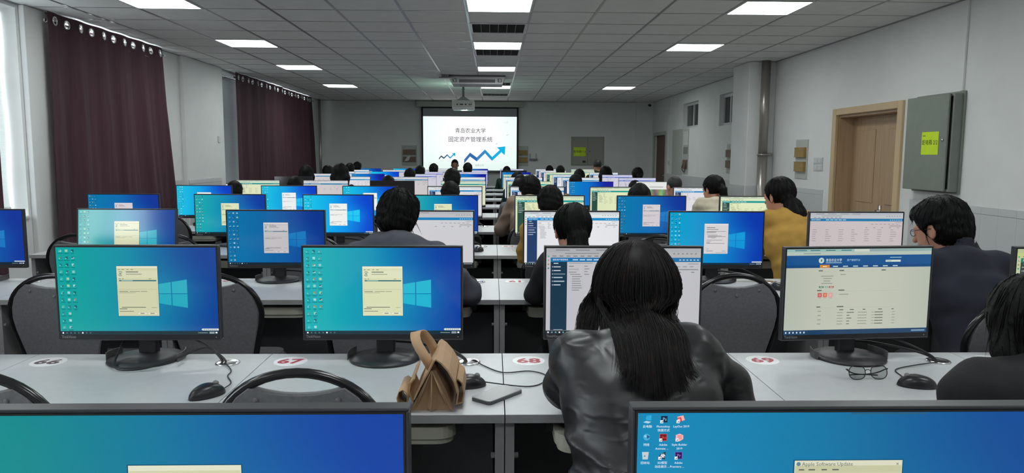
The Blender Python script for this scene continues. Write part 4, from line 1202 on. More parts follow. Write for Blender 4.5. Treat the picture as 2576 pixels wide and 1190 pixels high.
def monitor(r, c, content, dx=0.0, rz=0.0, dy=0.0, tilt=0.0):
    x = seat_x(c) + dx
    o = empty('computer_monitor', (x, ROWY[r] + dy, TOP), R_(rz))
    tag(o, 'monitor, %s, %s, %s' % (CONTENT[content], seat_phrase(c), row_phrase(r)), 'monitor', 'computer monitors on the desk rows')
    near = r in '0ABCD'
    for k in (MON if near else ('bezel_rim', 'panel', 'stand_neck', 'stand_base')):
        if k in ('bezel_rim',) and not near: continue
        p = link(k.strip('_'), MON[k], o)
    link('screen', SCR[content], o, (0, -0.0006, PTOP - 0.0072 - SH / 2))
    if tilt:
        pv = Vector((0, 0.045, 0.22)); Rt = Matrix.Rotation(-R_(tilt), 3, 'X')
        for ch in o.children:
            if not ch.name.startswith(('stand', 'base')):
                ch.location = pv + Rt @ (Vector(ch.location) - pv); ch.rotation_euler = (-R_(tilt), 0, 0)
    return o
if True:
    PLAN = {
     '0': {3: ('edge',), 4: ('bigicons',)},
     'A': {0: ('blue',), 1: ('teal',), 2: ('teal', -0.005), 3: ('teal2', 0.0), 4: ('web', 0.005), 5: ('portal', 0.005, 5.0), 6: ('green', 0.005)},
     'B': {0: ('blue2', -0.02), 1: ('teal', -0.012, -0.5, 0.0, 6.0), 2: ('blue', -0.01), 3: ('web_w',), 4: ('web_b',), 5: ('doc',), 6: ('pink', -0.02)},
     'C': {0: ('blue2',), 1: ('teal3', -0.01), 2: ('cyan', 0.0), 3: ('teal3', -0.01), 4: ('eye',), 5: ('blue2', -0.02), 6: ('eye', -0.03)},
     'D': {0: ('cyan2', -0.01), 1: ('cyan2',), 2: ('cyan2', -0.02), 3: ('web_d',), 4: ('web_d',), 5: ('eye', -0.02), 6: ('web_d',)},
     'E': {0: ('eye2',), 1: ('grey',), 2: ('off', -0.02), 3: ('eye2', 0.02), 4: ('eye',), 5: ('deep', -0.06), 6: ('picture', -0.06)},
     'F': {0: ('off',), 1: ('web_d',), 2: ('grey',), 3: ('web_d',), 4: ('web_d',), 5: ('web_b',), 6: ('lav',)},
     'G': {0: ('grey',), 1: ('deep', -0.03), 2: ('lav',), 3: ('deep',), 4: ('eye2',), 5: ('web_b',), 6: ('lav',)},
     'H': {0: ('web_d',), 1: ('cyan',), 2: ('lav',), 3: ('lav',), 4: ('deep',), 5: ('eye',), 6: ('web_d',)},
     'I': {0: ('web_d',), 1: ('grey',), 2: ('grey',), 3: ('lav',), 4: ('off',), 5: ('web_d',), 6: ('eye2',)},
     'J': {0: ('blue2',), 1: ('cyan',), 2: ('web_d',), 3: ('deep',), 4: ('lav',), 5: ('web_d',), 6: ('eye2',)},
    }
for r, row in PLAN.items():
    for c, a in row.items():
        monitor(r, c, *a)

# desk meshes: origin on the floor under the monitor line
DW = 0.4035
def rounded(x0, x1, y0, y1, rad, n=5):
    out = []
    for cx, cy, a0 in ((x1 - rad, y1 - rad, 0), (x0 + rad, y1 - rad, 90), (x0 + rad, y0 + rad, 180), (x1 - rad, y0 + rad, 270)):
        for i in range(n + 1):
            a = R_(a0 + 90 * i / n)
            out.append((cx + rad * math.cos(a), cy + rad * math.sin(a)))
    return out
def top_mesh():
    m = MB(); m.box(-DW, DW, -0.523, 0.095, 0.7265, 0.75)
    m.cur = 1
    m.box(-DW, DW, -0.525, -0.523, 0.7265, 0.7495)
    return m.mesh('table_top', ['desk_top', 'desk_edge'])
DESK = {
 'table_top': top_mesh(),
 'modesty_panel': MB().box(-DW + 0.025, DW - 0.025, 0.03, 0.045, 0.12, 0.726).mesh('modesty_panel', 'desk_dark'),
 'back_box': MB().box(-DW + 0.03, DW - 0.03, -0.12, 0.02, 0.16, 0.60).mesh('cable_box', 'desk_dark'),
}
leg_me = MB().box(-0.0125, 0.0125, -0.50, 0.07, 0.0, 0.7265).mesh('side_panel', 'desk_leg')
bolt_me = MB().cyl((-0.008, 0, 0), (0.008, 0, 0), 0.008, n=10).mesh('bolt', 'grey_plastic')
def tray_mesh():
    m = MB()
    m.zprism(rounded(-0.27, 0.27, -0.50, -0.19, 0.05), 0.672, 0.690)
    m.zprism(rounded(-0.262, 0.262, -0.492, -0.198, 0.045), 0.655, 0.672)
    # raised rim around the recess
    o = rounded(-0.27, 0.27, -0.50, -0.19, 0.05); i = rounded(-0.252, 0.252, -0.455, -0.208, 0.035)
    n = len(o)
    vs = [(x, y, 0.690) for x, y in o] + [(x, y, 0.706) for x, y in o] + [(x, y, 0.706) for x, y in i] + [(x, y, 0.690) for x, y in i]
    fs = []
    for k in range(n):
        k2 = (k + 1) % n
        fs += [(k, k2, n + k2, n + k), (n + k, n + k2, 2 * n + k2, 2 * n + k), (2 * n + k, 2 * n + k2, 3 * n + k2, 3 * n + k)]
    m.add(vs, fs)
    return m.mesh('keyboard_tray', 'tray_plastic')
def keyboard_mesh():
    m = MB(); m.rbox(-0.22, 0.22, -0.40, -0.27, 0.6905, 0.704, 0.003)
    for j in range(5):
        for i in range(15):
            m.box(-0.212 + i * 0.0285, -0.212 + i * 0.0285 + 0.0245, -0.392 + j * 0.024, -0.392 + j * 0.024 + 0.02, 0.704, 0.708)
    return m.mesh('keyboard', 'black_plastic')
tray_me = tray_mesh()
slide_me = MB().box(-0.009, 0.009, -0.49, -0.10, 0.69, 0.7265).mesh('tray_slide', 'black_plastic')
slot_me = MB().zprism(rounded(-0.19, -0.09, -0.488, -0.463, 0.012, 4), 0.7062, 0.7072).mesh('grip_slot', 'grey_plastic')
ring_me = MB().lathe([(0.030, 0.0), (0.040, 0.0), (0.040, 0.003), (0.036, 0.0055), (0.030, 0.004)], 24).mesh('grommet_ring', 'chrome', True)
hole_me = MB().cyl((0, 0, 0.0002), (0, 0, 0.0012), 0.031, n=24).mesh('grommet_hole', 'ink_black')
sticker_me = MB().lathe([(0.056, 0.0), (0.056, 0.0006)], 28, (0, 0, 0), 1.0).mesh('number_sticker', 'sticker_white')
def desk(r, c, full=True, pull=0.0):
    o = empty('computer_desk', (seat_x(c), ROWY[r], 0))
    tag(o, 'grey-white computer desk, %s, %s' % (seat_phrase(c), row_phrase(r)), 'desk', 'computer desks in rows')
    for k, me in DESK.items():
        link('cable_box' if k == 'back_box' else k, me, o)
    for s in (-1, 1):
        p = link('side_panel', leg_me, o, (s * (DW - 0.0125), 0, 0))
        if full:
            link('bolt', bolt_me, p, (-s * 0.016, -0.485, 0.62))
    if full:
        link('tray_slide', slide_me, o, (-0.281, 0, 0)); link('tray_slide', slide_me, o, (0.281, 0, 0))
        t = link('keyboard_tray', tray_me, o, (0, -pull, 0))
        link('grip_slot', slot_me, t)
        link('grommet_ring', ring_me, o, (0.29, -0.02, TOP))
        link('grommet_hole', hole_me, o, (0.29, -0.02, TOP))
    return o
for r in 'ABCDEFGHIJ':
    for c in range(7):
        if r == 'A' and c == 0: pass
        desk(r, c, r in 'ABCD', pull=0.07 if (r, c) in (('A', 4), ('B', 1)) else 0.0)
desk('0', 3, False); desk('0', 4, False)

# number stickers on the desks
def sticker(r, c, num, dx=-0.315, dy=0.0, tint='sticker_red', rz=0.0):
    o = tag(empty('number_sticker', (seat_x(c) + dx, ROWY[r] + dy, TOP), R_(rz)), 'round white desk sticker numbered %s, %s, %s' % (num, seat_phrase(c), row_phrase(r)), 'sticker', 'round desk number stickers')
    link('disc', sticker_me, o)
    vs, fs = text_shape(num, 0.035)
    xs = [p[0] for p in vs]; k = 0.056 / 0.75; off = -(max(xs) + min(xs)) / 2
    part('digits', MB().add([((x + off) * k * 1.1, y * k - 0.026, 0.0009) for x, y in vs], fs), tint, o)
for r, base in (('A', 64), ('B', 57), ('C', 50)):
    for c in range(1, 7):
        sticker(r, c, str(base + c), tint='sticker_dark' if r == 'A' and c == 2 else 'sticker_red')

# ---- chairs
def chair_parts():
    P = {}
    def yb(z): return -0.19 - 0.065 * max(0, (z - 0.45)) / 0.48
    zc, a, b = 0.745, 0.208, 0.176
    arch = []
    for i in range(25):
        t = PI * i / 24
        x = a * math.cos(t); z = zc + b * math.sin(t)
        arch.append((x, yb(z), z))
    low_r = [(0.150, yb(0.45), 0.45), (0.163, yb(0.52), 0.52), (0.185, yb(0.62), 0.62), (0.202, yb(0.69), 0.69)]
    path = low_r + arch + [(-x, y, z) for x, y, z in reversed(low_r)]
    P['back_frame'] = MB().tube(path, 0.0125, 10).mesh('back_frame', 'chair_tube', True)
    # padded back inside the arch, saddle-cut at the top
    outl = []
    side = [(0.136, 0.47), (0.150, 0.53), (0.170, 0.61), (0.187, 0.68), (0.194, 0.735), (0.190, 0.78), (0.176, 0.825), (0.150, 0.862), (0.118, 0.887)]
    saddle = [(0.08, 0.876), (0.04, 0.869), (0.0, 0.867), (-0.04, 0.869), (-0.08, 0.876)]
    outl = side + saddle + [(-x, z) for x, z in reversed(side)]
    n = len(outl)
    cz = 0.68
    m = MB()
    rings = []
    for (sc, dy) in ((0.985, 0.0), (1.0, 0.010), (1.0, 0.024), (0.985, 0.034), (0.93, 0.038)):
        rings.append([(x * sc, yb(z) - 0.016 + dy, cz + (z - cz) * sc) for x, z in outl])
    m.v = [p for r_ in rings for p in r_]
    for k in range(len(rings) - 1):
        for i in range(n):
            m.f.append((k * n + i, k * n + (i + 1) % n, (k + 1) * n + (i + 1) % n, (k + 1) * n + i)); m.mi.append(0)
    m.f.append(tuple(range(n))[::-1]); m.mi.append(0)
    m.f.append(tuple(range((len(rings) - 1) * n, len(rings) * n))); m.mi.append(0)
    P['back_cushion'] = m.mesh('back_cushion', 'chair_fabric')
    P['rivet'] = MB().lathe([(0.007, 0.0), (0.006, 0.003), (0.002, 0.0045)], 10).mesh('rivet', 'chair_fabric', True)
    m = MB()
    m.zprism(rounded(-0.20, 0.20, -0.20, 0.21, 0.06), 0.425, 0.455)
    m.zprism(rounded(-0.19, 0.19, -0.19, 0.20, 0.06), 0.455, 0.478)
    P['seat'] = m.mesh('seat', 'chair_fabric')
    P['seat_frame'] = MB().tube([(-0.18, -0.19, 0.418), (0.18, -0.19, 0.418), (0.18, 0.19, 0.418), (-0.18, 0.19, 0.418)], 0.011, 8, True).mesh('seat_frame', 'chair_tube')
    for s, nm in ((-1, 'l'), (1, 'r')):
        P['leg_f' + nm] = MB().tube([(s * 0.175, 0.185, 0.42), (s * 0.19, 0.215, 0.0)], 0.0115, 8).mesh('leg', 'chair_tube', True)
        P['leg_b' + nm] = MB().tube([(s * 0.150, -0.19, 0.46), (s * 0.165, -0.2, 0.36), (s * 0.19, -0.27, 0.0)], 0.0115, 8).mesh('leg', 'chair_tube', True)
    return P, yb
CH, CHYB = chair_parts()
def chair(x, y, label, rz=0.0, group='arched banquet chairs'):
    o = tag(empty('arch_back_chair', (x, y, 0), R_(rz)), label, 'chair', group)
    for k, me in CH.items():
        if k == 'rivet': continue
        link('leg' if k.startswith('leg') else k, me, o)
    for (rx, rz_) in ((-0.10, 0.855), (0.0, 0.83), (0.10, 0.855)):
        p = link('rivet', CH['rivet'], o, (rx, CHYB(rz_) - 0.016, rz_))
        p.rotation_euler = (PI / 2, 0, 0)
    return o

# empty chairs
def cb(r): return row_phrase(r)
SEATED = {'A': (4, 5), 'B': (3, 4, 6), 'C': (4, 6), 'D': (3, 4, 5, 6)}
chair(-0.475, 2.0, 'empty grey arched chair pushed under the desk numbered 67')
chair(-1.27, 2.0, 'empty grey arched chair cut off by the picture edge before the desk numbered 66')
for (r, c, x, y, rz) in (('B', 1, -1.905, 3.44, 0), ('B', 2, -1.235, 3.46, 0), ('B', 5, 1.095, 3.46, 0), ('B', 0, -2.80, 3.46, 0),
                         ('C', 0, -2.70, 5.05, 0), ('C', 1, -2.10, 5.05, 0), ('C', 2, -1.20, 5.07, 0), ('C', 3, -0.36, 5.07, 0), ('C', 5, 1.11, 5.05, 0),
                         ('D', 0, -2.84, 6.65, 0), ('D', 1, -2.0, 6.65, 0), ('D', 2, -1.2, 6.65, 0)):
    chair(x, y, 'empty grey arched chair, %s, %s' % (seat_phrase(c), cb(r)), rz)

# ---- mice
def mouse_mesh():
    m = MB(); n = 20; k = 8
    vs = []
    for j in range(k + 1):
        t = j / k * PI / 2
        for i in range(n):
            a = 2 * PI * i / n
            x = 0.031 * math.cos(a) * (1 + 0.08 * math.sin(a)) * math.cos(t) ** 0.55
            y = 0.056 * math.sin(a) * math.cos(t) ** 0.7
            z = 0.036 * math.sin(t) ** 0.9 * (1 - 0.28 * (y / 0.056 if y > 0 else 0) ** 2) * (1 - 0.10 * (-y / 0.056 if y < 0 else 0))
            vs.append((x, y, z))
    fs = [(j * n + i, j * n + (i + 1) % n, (j + 1) * n + (i + 1) % n, (j + 1) * n + i) for j in range(k) for i in range(n)]
    fs += [tuple(reversed(range(n)))]
    m.add(vs, fs)
    return m.mesh('shell', 'mouse_black', True)
mouse_shell = mouse_mesh()
mouse_wheel = MB().cyl((-0.004, 0.028, 0.031), (0.004, 0.028, 0.031), 0.008, n=14).mesh('scroll_wheel', 'grey_plastic', True)
mouse_seam = MB().box(-0.0006, 0.0006, 0.004, 0.05, 0.024, 0.0345).mesh('button_seam', 'ink_black')
def mouse(x, y, rz, label, cable=None):
    o = tag(empty('computer_mouse', (x, y, TOP + 0.001), R_(rz)), label, 'mouse', 'black computer mice')
    link('shell', mouse_shell, o); link('scroll_wheel', mouse_wheel, o)
    if cable:
        pts = []
        c, s = math.cos(R_(-rz)), math.sin(R_(-rz))
        for p in cable:
            dx, dy = p[0] - x, p[1] - y
            pts.append((c * dx - s * dy, s * dx + c * dy, (p[2] if len(p) > 2 else TOP + 0.003) - TOP - 0.001))
        hd = (0, 0.052, 0.008)
        part('mouse_cable', MB().tube(spline([hd] + pts, 6), 0.0019, 6), 'cable_black', o, True)
    return o
gx = lambda c: seat_x(c) + 0.29
gy = lambda r: ROWY[r] - 0.02
mouse(-0.828, 2.085, -38, 'black mouse on the desk numbered 66 beside the seam', [(-0.80, 2.20), (-0.835, 2.27), (-0.845, 2.33), (gx(2), gy('A') - 0.02, TOP + 0.006), (gx(2), gy('A'), TOP - 0.002)])
mouse(-0.072, 2.165, -72, 'black mouse beside the tan handbag on the desk numbered 67', [(0.10, 2.155), (0.155, 2.19), (0.17, 2.27), (0.12, 2.315), (0.035, 2.30), (-0.03, 2.38), (gx(3) + 0.02, gy('A') + 0.01, TOP + 0.006), (gx(3), gy('A'), TOP - 0.002)])
mouse(1.305, 2.15, 70, 'black mouse beside the folded glasses on the desk numbered 69', [(1.31, 2.24), (1.345, 2.33), (gx(5), gy('A') - 0.02, TOP + 0.006), (gx(5), gy('A'), TOP - 0.002)])
for r in 'BC':
    for c in (1, 2, 3, 4, 5):
        yy = ROWY[r] - 0.30 + 0.03 * ((c * 7) % 3)
        mouse(seat_x(c) + 0.27, yy, -20 + 17 * (c % 3), 'black mouse, %s, %s' % (seat_phrase(c), row_phrase(r)), [(seat_x(c) + 0.30, yy + 0.13), (gx(c) - 0.03, gy(r) - 0.09), (gx(c), gy(r), TOP + 0.004), (gx(c), gy(r), TOP - 0.002)])

# ---- monitor leads running to the grommets
def lead(pts, label, rad=0.0038):
    tag(part('monitor_cable', MB().tube(spline(pts, 7), rad, 7), 'cable_black', None, True), label, 'cable', 'black monitor cables')
for r in 'ABCD':
    for c in range(1, 7):
        x, y, g = seat_x(c), ROWY[r], gx(c)
        z = TOP
        lead([(x - 0.02 + 0.05, y + 0.055, z + 0.13), (x + 0.06, y + 0.05, z + 0.085), (x + 0.15, y + 0.04, z + 0.07), (g - 0.07, y + 0.01, z + 0.045), (g - 0.012, y - 0.015, z + 0.012), (g - 0.004, y - 0.02, z - 0.02)],
             'power cable of the monitor, %s, %s' % (seat_phrase(c), row_phrase(r)))
        if (r, c) == ('A', 2):
            lead([(x - 0.06, y + 0.05, z + 0.10), (x - 0.075, y + 0.0, z + 0.045), (x - 0.04, y - 0.105, z + 0.012), (x + 0.05, y - 0.115, z + 0.010), (x + 0.14, y - 0.06, z + 0.03), (x + 0.21, y - 0.0, z + 0.05), (g - 0.03, y - 0.01, z + 0.02), (g - 0.008, y - 0.02, z - 0.02)],
                 'thick black video cable looping before the round foot of the monitor at desk 66', 0.0042)
        else:
            lead([(x - 0.05, y + 0.055, z + 0.10), (x - 0.01, y + 0.08, z + 0.055), (x + 0.10, y + 0.075, z + 0.045), (g - 0.08, y + 0.03, z + 0.03), (g - 0.018, y - 0.01, z + 0.012), (g - 0.01, y - 0.02, z - 0.02)],
                 'video cable behind the monitor foot, %s, %s' % (seat_phrase(c), row_phrase(r)), 0.0042)

# ---- tan handbag on desk 67
o = tag(empty('handbag', (-0.165, 1.945, TOP)), 'tan leather handbag with a short handle standing on the desk numbered 67', 'handbag')
DB = 0.20
m = MB()
prof = [(-0.062, 0.0), (0.062, 0.0), (0.042, 0.06), (0.012, 0.128), (-0.012, 0.128), (-0.040, 0.06)]
m.prism(prof, 0.014, DB)
part('body', m, 'bag_tan', o)
# folded gusset: sheets sinking between three ribs
m = MB()
def gus(x0, x1, xa):
    for i in range(6):
        for j in range(8):
            pass
top_pt = (0.0, 0.0, 0.130)
for (xa, xb) in ((-0.060, 0.0), (0.0, 0.060)):
    vs = []; nu, nv = 8, 10
    for j in range(nv + 1):
        t = j / nv
        for i in range(nu + 1):
            s = i / nu
            x = (xa + (xb - xa) * s) * (1 - t) * 1.0 + 0.0 * t
            sag = 0.020 * math.sin(PI * s) * (1 - t) ** 0.7
            z = 0.130 * t + 0.012 * math.sin(PI * s) * (1 - t) ** 3
            vs.append((x, sag, z))
    m.add(vs, [(j * (nu + 1) + i, j * (nu + 1) + i + 1, (j + 1) * (nu + 1) + i + 1, (j + 1) * (nu + 1) + i) for j in range(nv) for i in range(nu)])
part('gusset', m, 'bag_tan', o, True)
for xb in (-0.060, 0.0, 0.060):
    part('gusset_rib', MB().tube([(0.0, -0.001, 0.132), (xb * 0.5, -0.004, 0.066), (xb, -0.002, 0.003)], [0.0022, 0.0026, 0.003], 7), 'bag_tan', o, True)
for xb in (-0.033, 0.033):
    part('gusset_rib', MB().tube([(xb * 0.25, -0.003, 0.112), (xb * 0.8, -0.006, 0.066), (xb * 1.25, -0.004, 0.03)], [0.002, 0.0024, 0.002], 7), 'bag_tan', o, True)
part('flap', MB().strip([(0.074, 0.028), (0.078, 0.06), (0.068, 0.10), (0.050, 0.135), (0.030, 0.160), (0.014, 0.172), (0.006, 0.166), (-0.012, 0.128), (-0.034, 0.085), (-0.052, 0.045)], (-0.012, DB + 0.01), 0.0045), 'bag_tan', o)
part('side_pocket', MB().strip([(0.066, 0.012), (0.088, 0.02), (0.094, 0.05), (0.088, 0.085), (0.074, 0.10)], (0.02, DB - 0.03), 0.004), 'bag_tan', o)
# handle: broad strap standing up as a loop
m = MB()
hp = spline([(0.004, 0.03, 0.118), (-0.018, 0.02, 0.165), (-0.046, 0.035, 0.212), (-0.052, 0.075, 0.232), (-0.034, 0.115, 0.215), (-0.010, 0.140, 0.170), (0.0, 0.150, 0.13)], 6)
vs = []
for i, p in enumerate(hp):
    t = (hp[min(i + 1, len(hp) - 1)] - hp[max(i - 1, 0)]).normalized()
    sd = Vector((0.9, 0.42, 0.1)); sd = (sd - t * sd.dot(t)).normalized(); nn = t.cross(sd)
    for a, b in ((-1, -1), (1, -1), (1, 1), (-1, 1)):
        vs.append(p + sd * (a * 0.0145) + nn * (b * 0.0018))
m.add(vs, [(i * 4 + j, i * 4 + (j + 1) % 4, (i + 1) * 4 + (j + 1) % 4, (i + 1) * 4 + j) for i in range(len(hp) - 1) for j in range(4)] + [(0, 1, 2, 3), tuple(range(len(vs) - 4, len(vs)))])
part('handle', m, 'bag_tan', o, True)
m = MB()
sp = [(0.016 * (1 - 0.10 * i / 8) * math.cos(i * 0.75) , 0.016 * (1 - 0.10 * i / 8) * math.sin(i * 0.75)) for i in range(11)]
roll_pts = [(-0.083 + x * 1.15, 0.045 + z * 2.0) for x, z in sp]
o.scale = (0.95, 1.0, 0.88)
part('rolled_strap', MB().strip(roll_pts, (-0.012, 0.12), 0.003), 'bag_tan', o, True)
part('side_pocket', MB().strip([(-0.052, 0.03), (-0.064, 0.06), (-0.060, 0.09), (-0.048, 0.105)], (0.0, DB - 0.02), 0.004), 'bag_tan', o)

# ---- phone
o = tag(empty('mobile_phone', (0.015, 2.072, TOP + 0.0005), R_(49)), 'grey mobile phone lying across the desk seam beside the mouse', 'phone')
part('case', MB().zprism(rounded(-0.076, 0.076, -0.037, 0.037, 0.012), 0.0, 0.0095), 'phone_grey', o)
part('glass', MB().zprism(rounded(-0.0735, 0.0735, -0.0345, 0.0345, 0.010), 0.0095, 0.0102), 'phone_glass', o)

# ---- folded glasses
o = tag(empty('eyeglasses', (1.19, 2.235, TOP), R_(3)), 'thin dark-framed eyeglasses lying before the monitor foot at desk 69', 'eyeglasses')
mat('lens_clear', (0.4, 0.42, 0.42), 0.05)
b_ = MATS['lens_clear'].node_tree.nodes['Principled BSDF']; b_.inputs['Transmission Weight'].default_value = 1.0; b_.inputs['IOR'].default_value = 1.05
for s in (-1, 1):
    rim = []
    for i in range(22):
        a = 2 * PI * i / 22
        ca, sa = math.cos(a), math.sin(a)
        rim.append((s * 0.036 + 0.027 * abs(ca) ** 0.8 * (1 if ca > 0 else -1), -0.01 + 0.014 * sa * 0.4, 0.023 + 0.021 * abs(sa) ** 0.85 * (1 if sa > 0 else -1)))
    part('rim', MB().tube(rim, 0.0015, 6, True), 'black_plastic', o, True)
    m = MB(); m.add(rim, [tuple(range(22))]); part('lens', m, 'lens_clear', o)
    part('temple', MB().tube(spline([(s * 0.064, -0.008, 0.032), (s * 0.066, 0.0, 0.03), (s * 0.03, 0.012, 0.012), (-s * 0.045, 0.016 + 0.004 * s, 0.006)], 5), 0.0019, 6), 'black_plastic', o, True)
part('bridge', MB().tube(spline([(-0.010, -0.008, 0.027), (0, -0.007, 0.031), (0.010, -0.008, 0.027)], 4), 0.0013, 6), 'black_plastic', o, True)
# small papers on desks further back
for (x, y, rz, w, h, lab) in ((0.18, 5.36, 8, 0.05, 0.11, 'small white paper slip beside the mustard sleeve'),):
    tag(part('paper_slip', MB().rbox(-w / 2, w / 2, -h / 2, h / 2, 0.0, 0.002, 0.0005), 'paper', None, loc=(x, y, TOP + 0.0003), rz=R_(rz)), lab, 'paper')

# ================================================================== people: smooth blended volumes -> one skin
V3 = lambda *a: np.array(a, dtype=np.float64)
class Field:
    def __init__(s, lo, hi, h):
        s.lo = np.array(lo, float); s.h = h
        n = np.maximum(4, np.ceil((np.array(hi, float) - s.lo) / h).astype(int) + 1)
        s.ax = [s.lo[i] + h * np.arange(n[i]) for i in range(3)]
        s.F = np.full(tuple(n), 0.25, dtype=np.float32)
    def sl(s, lo, hi, pad):
        out = []
        for i in range(3):
            a = int(max(0, math.floor((lo[i] - pad - s.lo[i]) / s.h)))
            b = int(min(len(s.ax[i]), math.ceil((hi[i] + pad - s.lo[i]) / s.h) + 1))
            if b - a < 1: return None
            out.append(slice(a, b))
        return tuple(out)
    def pts(s, sl):
        return np.meshgrid(s.ax[0][sl[0]], s.ax[1][sl[1]], s.ax[2][sl[2]], indexing='ij', sparse=True)
    def _mix(s, sl, d, k, op):
        F = s.F[sl]
        if op == 'sub':
            d = -d
            hh = np.clip(0.5 - 0.5 * (F - d) / k, 0, 1)
            s.F[sl] = F * (1 - hh) + d * hh + k * hh * (1 - hh)
        else:
            hh = np.clip(0.5 + 0.5 * (F - d) / k, 0, 1)
            s.F[sl] = F * (1 - hh) + d * hh - k * hh * (1 - hh)
    def ell(s, c, r, k=0.03, R=None, op='add'):
        c = np.array(c, float); r = np.array(r, float)
        m = r.max() if R is not None else r
        sl = s.sl(c - m, c + m, k + 2 * s.h)
        if sl is None: return s
        X, Y, Z = s.pts(sl); x, y, z = X - c[0], Y - c[1], Z - c[2]
        if R is not None:
            x, y, z = (R[0, 0] * x + R[1, 0] * y + R[2, 0] * z, R[0, 1] * x + R[1, 1] * y + R[2, 1] * z, R[0, 2] * x + R[1, 2] * y + R[2, 2] * z)
        k0 = np.sqrt((x / r[0]) ** 2 + (y / r[1]) ** 2 + (z / r[2]) ** 2)
        k1 = np.sqrt((x / r[0] ** 2) ** 2 + (y / r[1] ** 2) ** 2 + (z / r[2] ** 2) ** 2) + 1e-9
        s._mix(sl, (k0 * (k0 - 1) / k1).astype(np.float32), k, op)
        return s
    def cone(s, a, b, ra, rb, k=0.03, op='add', flat=None):
        """tapered capsule; flat=(dir, factor) squashes it along dir"""
        a = np.array(a, float); b = np.array(b, float); m = max(ra, rb)
        sl = s.sl(np.minimum(a, b) - m, np.maximum(a, b) + m, k + 2 * s.h)
        if sl is None: return s
        X, Y, Z = s.pts(sl); ba = b - a; L = max(ba @ ba, 1e-9)
        px, py, pz = X - a[0], Y - a[1], Z - a[2]
        t = np.clip((px * ba[0] + py * ba[1] + pz * ba[2]) / L, 0, 1)
        qx, qy, qz = px - ba[0] * t, py - ba[1] * t, pz - ba[2] * t
        if flat:
            dx, f = flat
            dot = qx * dx[0] + qy * dx[1] + qz * dx[2]
            e = (1 / f - 1) * dot
            qx, qy, qz = qx + dx[0] * e, qy + dx[1] * e, qz + dx[2] * e
        d = np.sqrt(qx ** 2 + qy ** 2 + qz ** 2) - (ra + (rb - ra) * t)
        s._mix(sl, d.astype(np.float32), k, op)
        return s
    def chain(s, P, R, k=0.03, **kw):
        for i in range(len(P) - 1):
            s.cone(P[i], P[i + 1], R[i], R[i + 1], k, **kw)
        return s
    def all(s):
        return np.meshgrid(*s.ax, indexing='ij', sparse=True)
    def mesh(s):
        F = s.F
        F[0], F[-1] = 0.2, 0.2
        F[:, 0], F[:, -1] = 0.2, 0.2
        F[:, :, 0], F[:, :, -1] = 0.2, 0.2
        n = F.shape
        inside = F < 0
        cnt = np.zeros(tuple(d - 1 for d in n), np.int8)
        for i in (0, 1):
            for j in (0, 1):
                for k in (0, 1):
                    cnt += inside[i:n[0] - 1 + i, j:n[1] - 1 + j, k:n[2] - 1 + k]
        act = (cnt > 0) & (cnt < 8)
        I = np.argwhere(act)
        if len(I) == 0: return np.zeros((0, 3)), np.zeros((0, 4), int)
        off = np.array([(i, j, k) for i in (0, 1) for j in (0, 1) for k in (0, 1)])
        val = np.stack([F[I[:, 0] + o[0], I[:, 1] + o[1], I[:, 2] + o[2]] for o in off], 1)
        acc = np.zeros((len(I), 3)); num = np.zeros(len(I))
        for a in range(8):
            for b in range(a + 1, 8):
                if np.abs(off[a] - off[b]).sum() != 1: continue
                m = (val[:, a] < 0) != (val[:, b] < 0)
                t = val[m, a] / (val[m, a] - val[m, b])
                acc[m] += off[a] + (off[b] - off[a]) * t[:, None]; num[m] += 1
        V = s.lo + s.h * (I + acc / num[:, None])
        idx = np.full(act.shape, -1, np.int64); idx[act] = np.arange(len(I))
        Q = []
        for ax in range(3):
            u, v = [(1, 2), (2, 0), (0, 1)][ax]
            lo = [slice(None)] * 3; hi = [slice(None)] * 3
            lo[ax] = slice(0, n[ax] - 1); hi[ax] = slice(1, n[ax])
            A = inside[tuple(lo)]; B = inside[tuple(hi)]
            E_ = np.argwhere(A != B)
            ok = (E_[:, u] > 0) & (E_[:, v] > 0) & (E_[:, u] < n[u] - 1) & (E_[:, v] < n[v] - 1)
            E_ = E_[ok]
            flip = A[E_[:, 0], E_[:, 1], E_[:, 2]]
            def at(du, dv):
                q = E_.copy(); q[:, u] -= du; q[:, v] -= dv
                return idx[q[:, 0], q[:, 1], q[:, 2]]
            q = np.stack([at(1, 1), at(0, 1), at(0, 0), at(1, 0)], 1)
            q[~flip] = q[~flip][:, ::-1]
            Q.append(q)
        return V, np.concatenate(Q)

def np_mesh(name, pieces, mats, smooth_it=1, only_first=False):
    vs = []; fs = []; o = 0
    for pi_, (V, Q) in enumerate(pieces):
        if smooth_it and len(V) and not (only_first and pi_):
            for _ in range(smooth_it):   # light relaxation
                S_ = np.zeros_like(V); c = np.zeros(len(V))
                for a in range(4):
                    np.add.at(S_, Q[:, a], V[Q[:, (a + 1) % 4]]); np.add.at(c, Q[:, a], 1)
                    np.add.at(S_, Q[:, a], V[Q[:, (a + 3) % 4]]); np.add.at(c, Q[:, a], 1)
                V = V * 0.5 + 0.5 * S_ / np.maximum(c, 1)[:, None]
        vs.append(V); fs.append(Q + o); o += len(V)
    V = np.concatenate(vs); Q = np.concatenate(fs)
    me = bpy.data.meshes.new(name)
    me.vertices.add(len(V)); me.vertices.foreach_set('co', V.astype(np.float32).ravel())
    me.loops.add(len(Q) * 4); me.loops.foreach_set('vertex_index', Q.astype(np.int32).ravel())
    me.polygons.add(len(Q)); me.polygons.foreach_set('loop_start', np.arange(len(Q), dtype=np.int32) * 4); me.polygons.foreach_set('loop_total', np.full(len(Q), 4, np.int32))
    me.polygons.foreach_set('use_smooth', np.ones(len(Q), bool))
    me.update(calc_edges=True); me.validate()
    for m in (mats if isinstance(mats, (list, tuple)) else [mats]):
        me.materials.append(MATS[m])
    return me

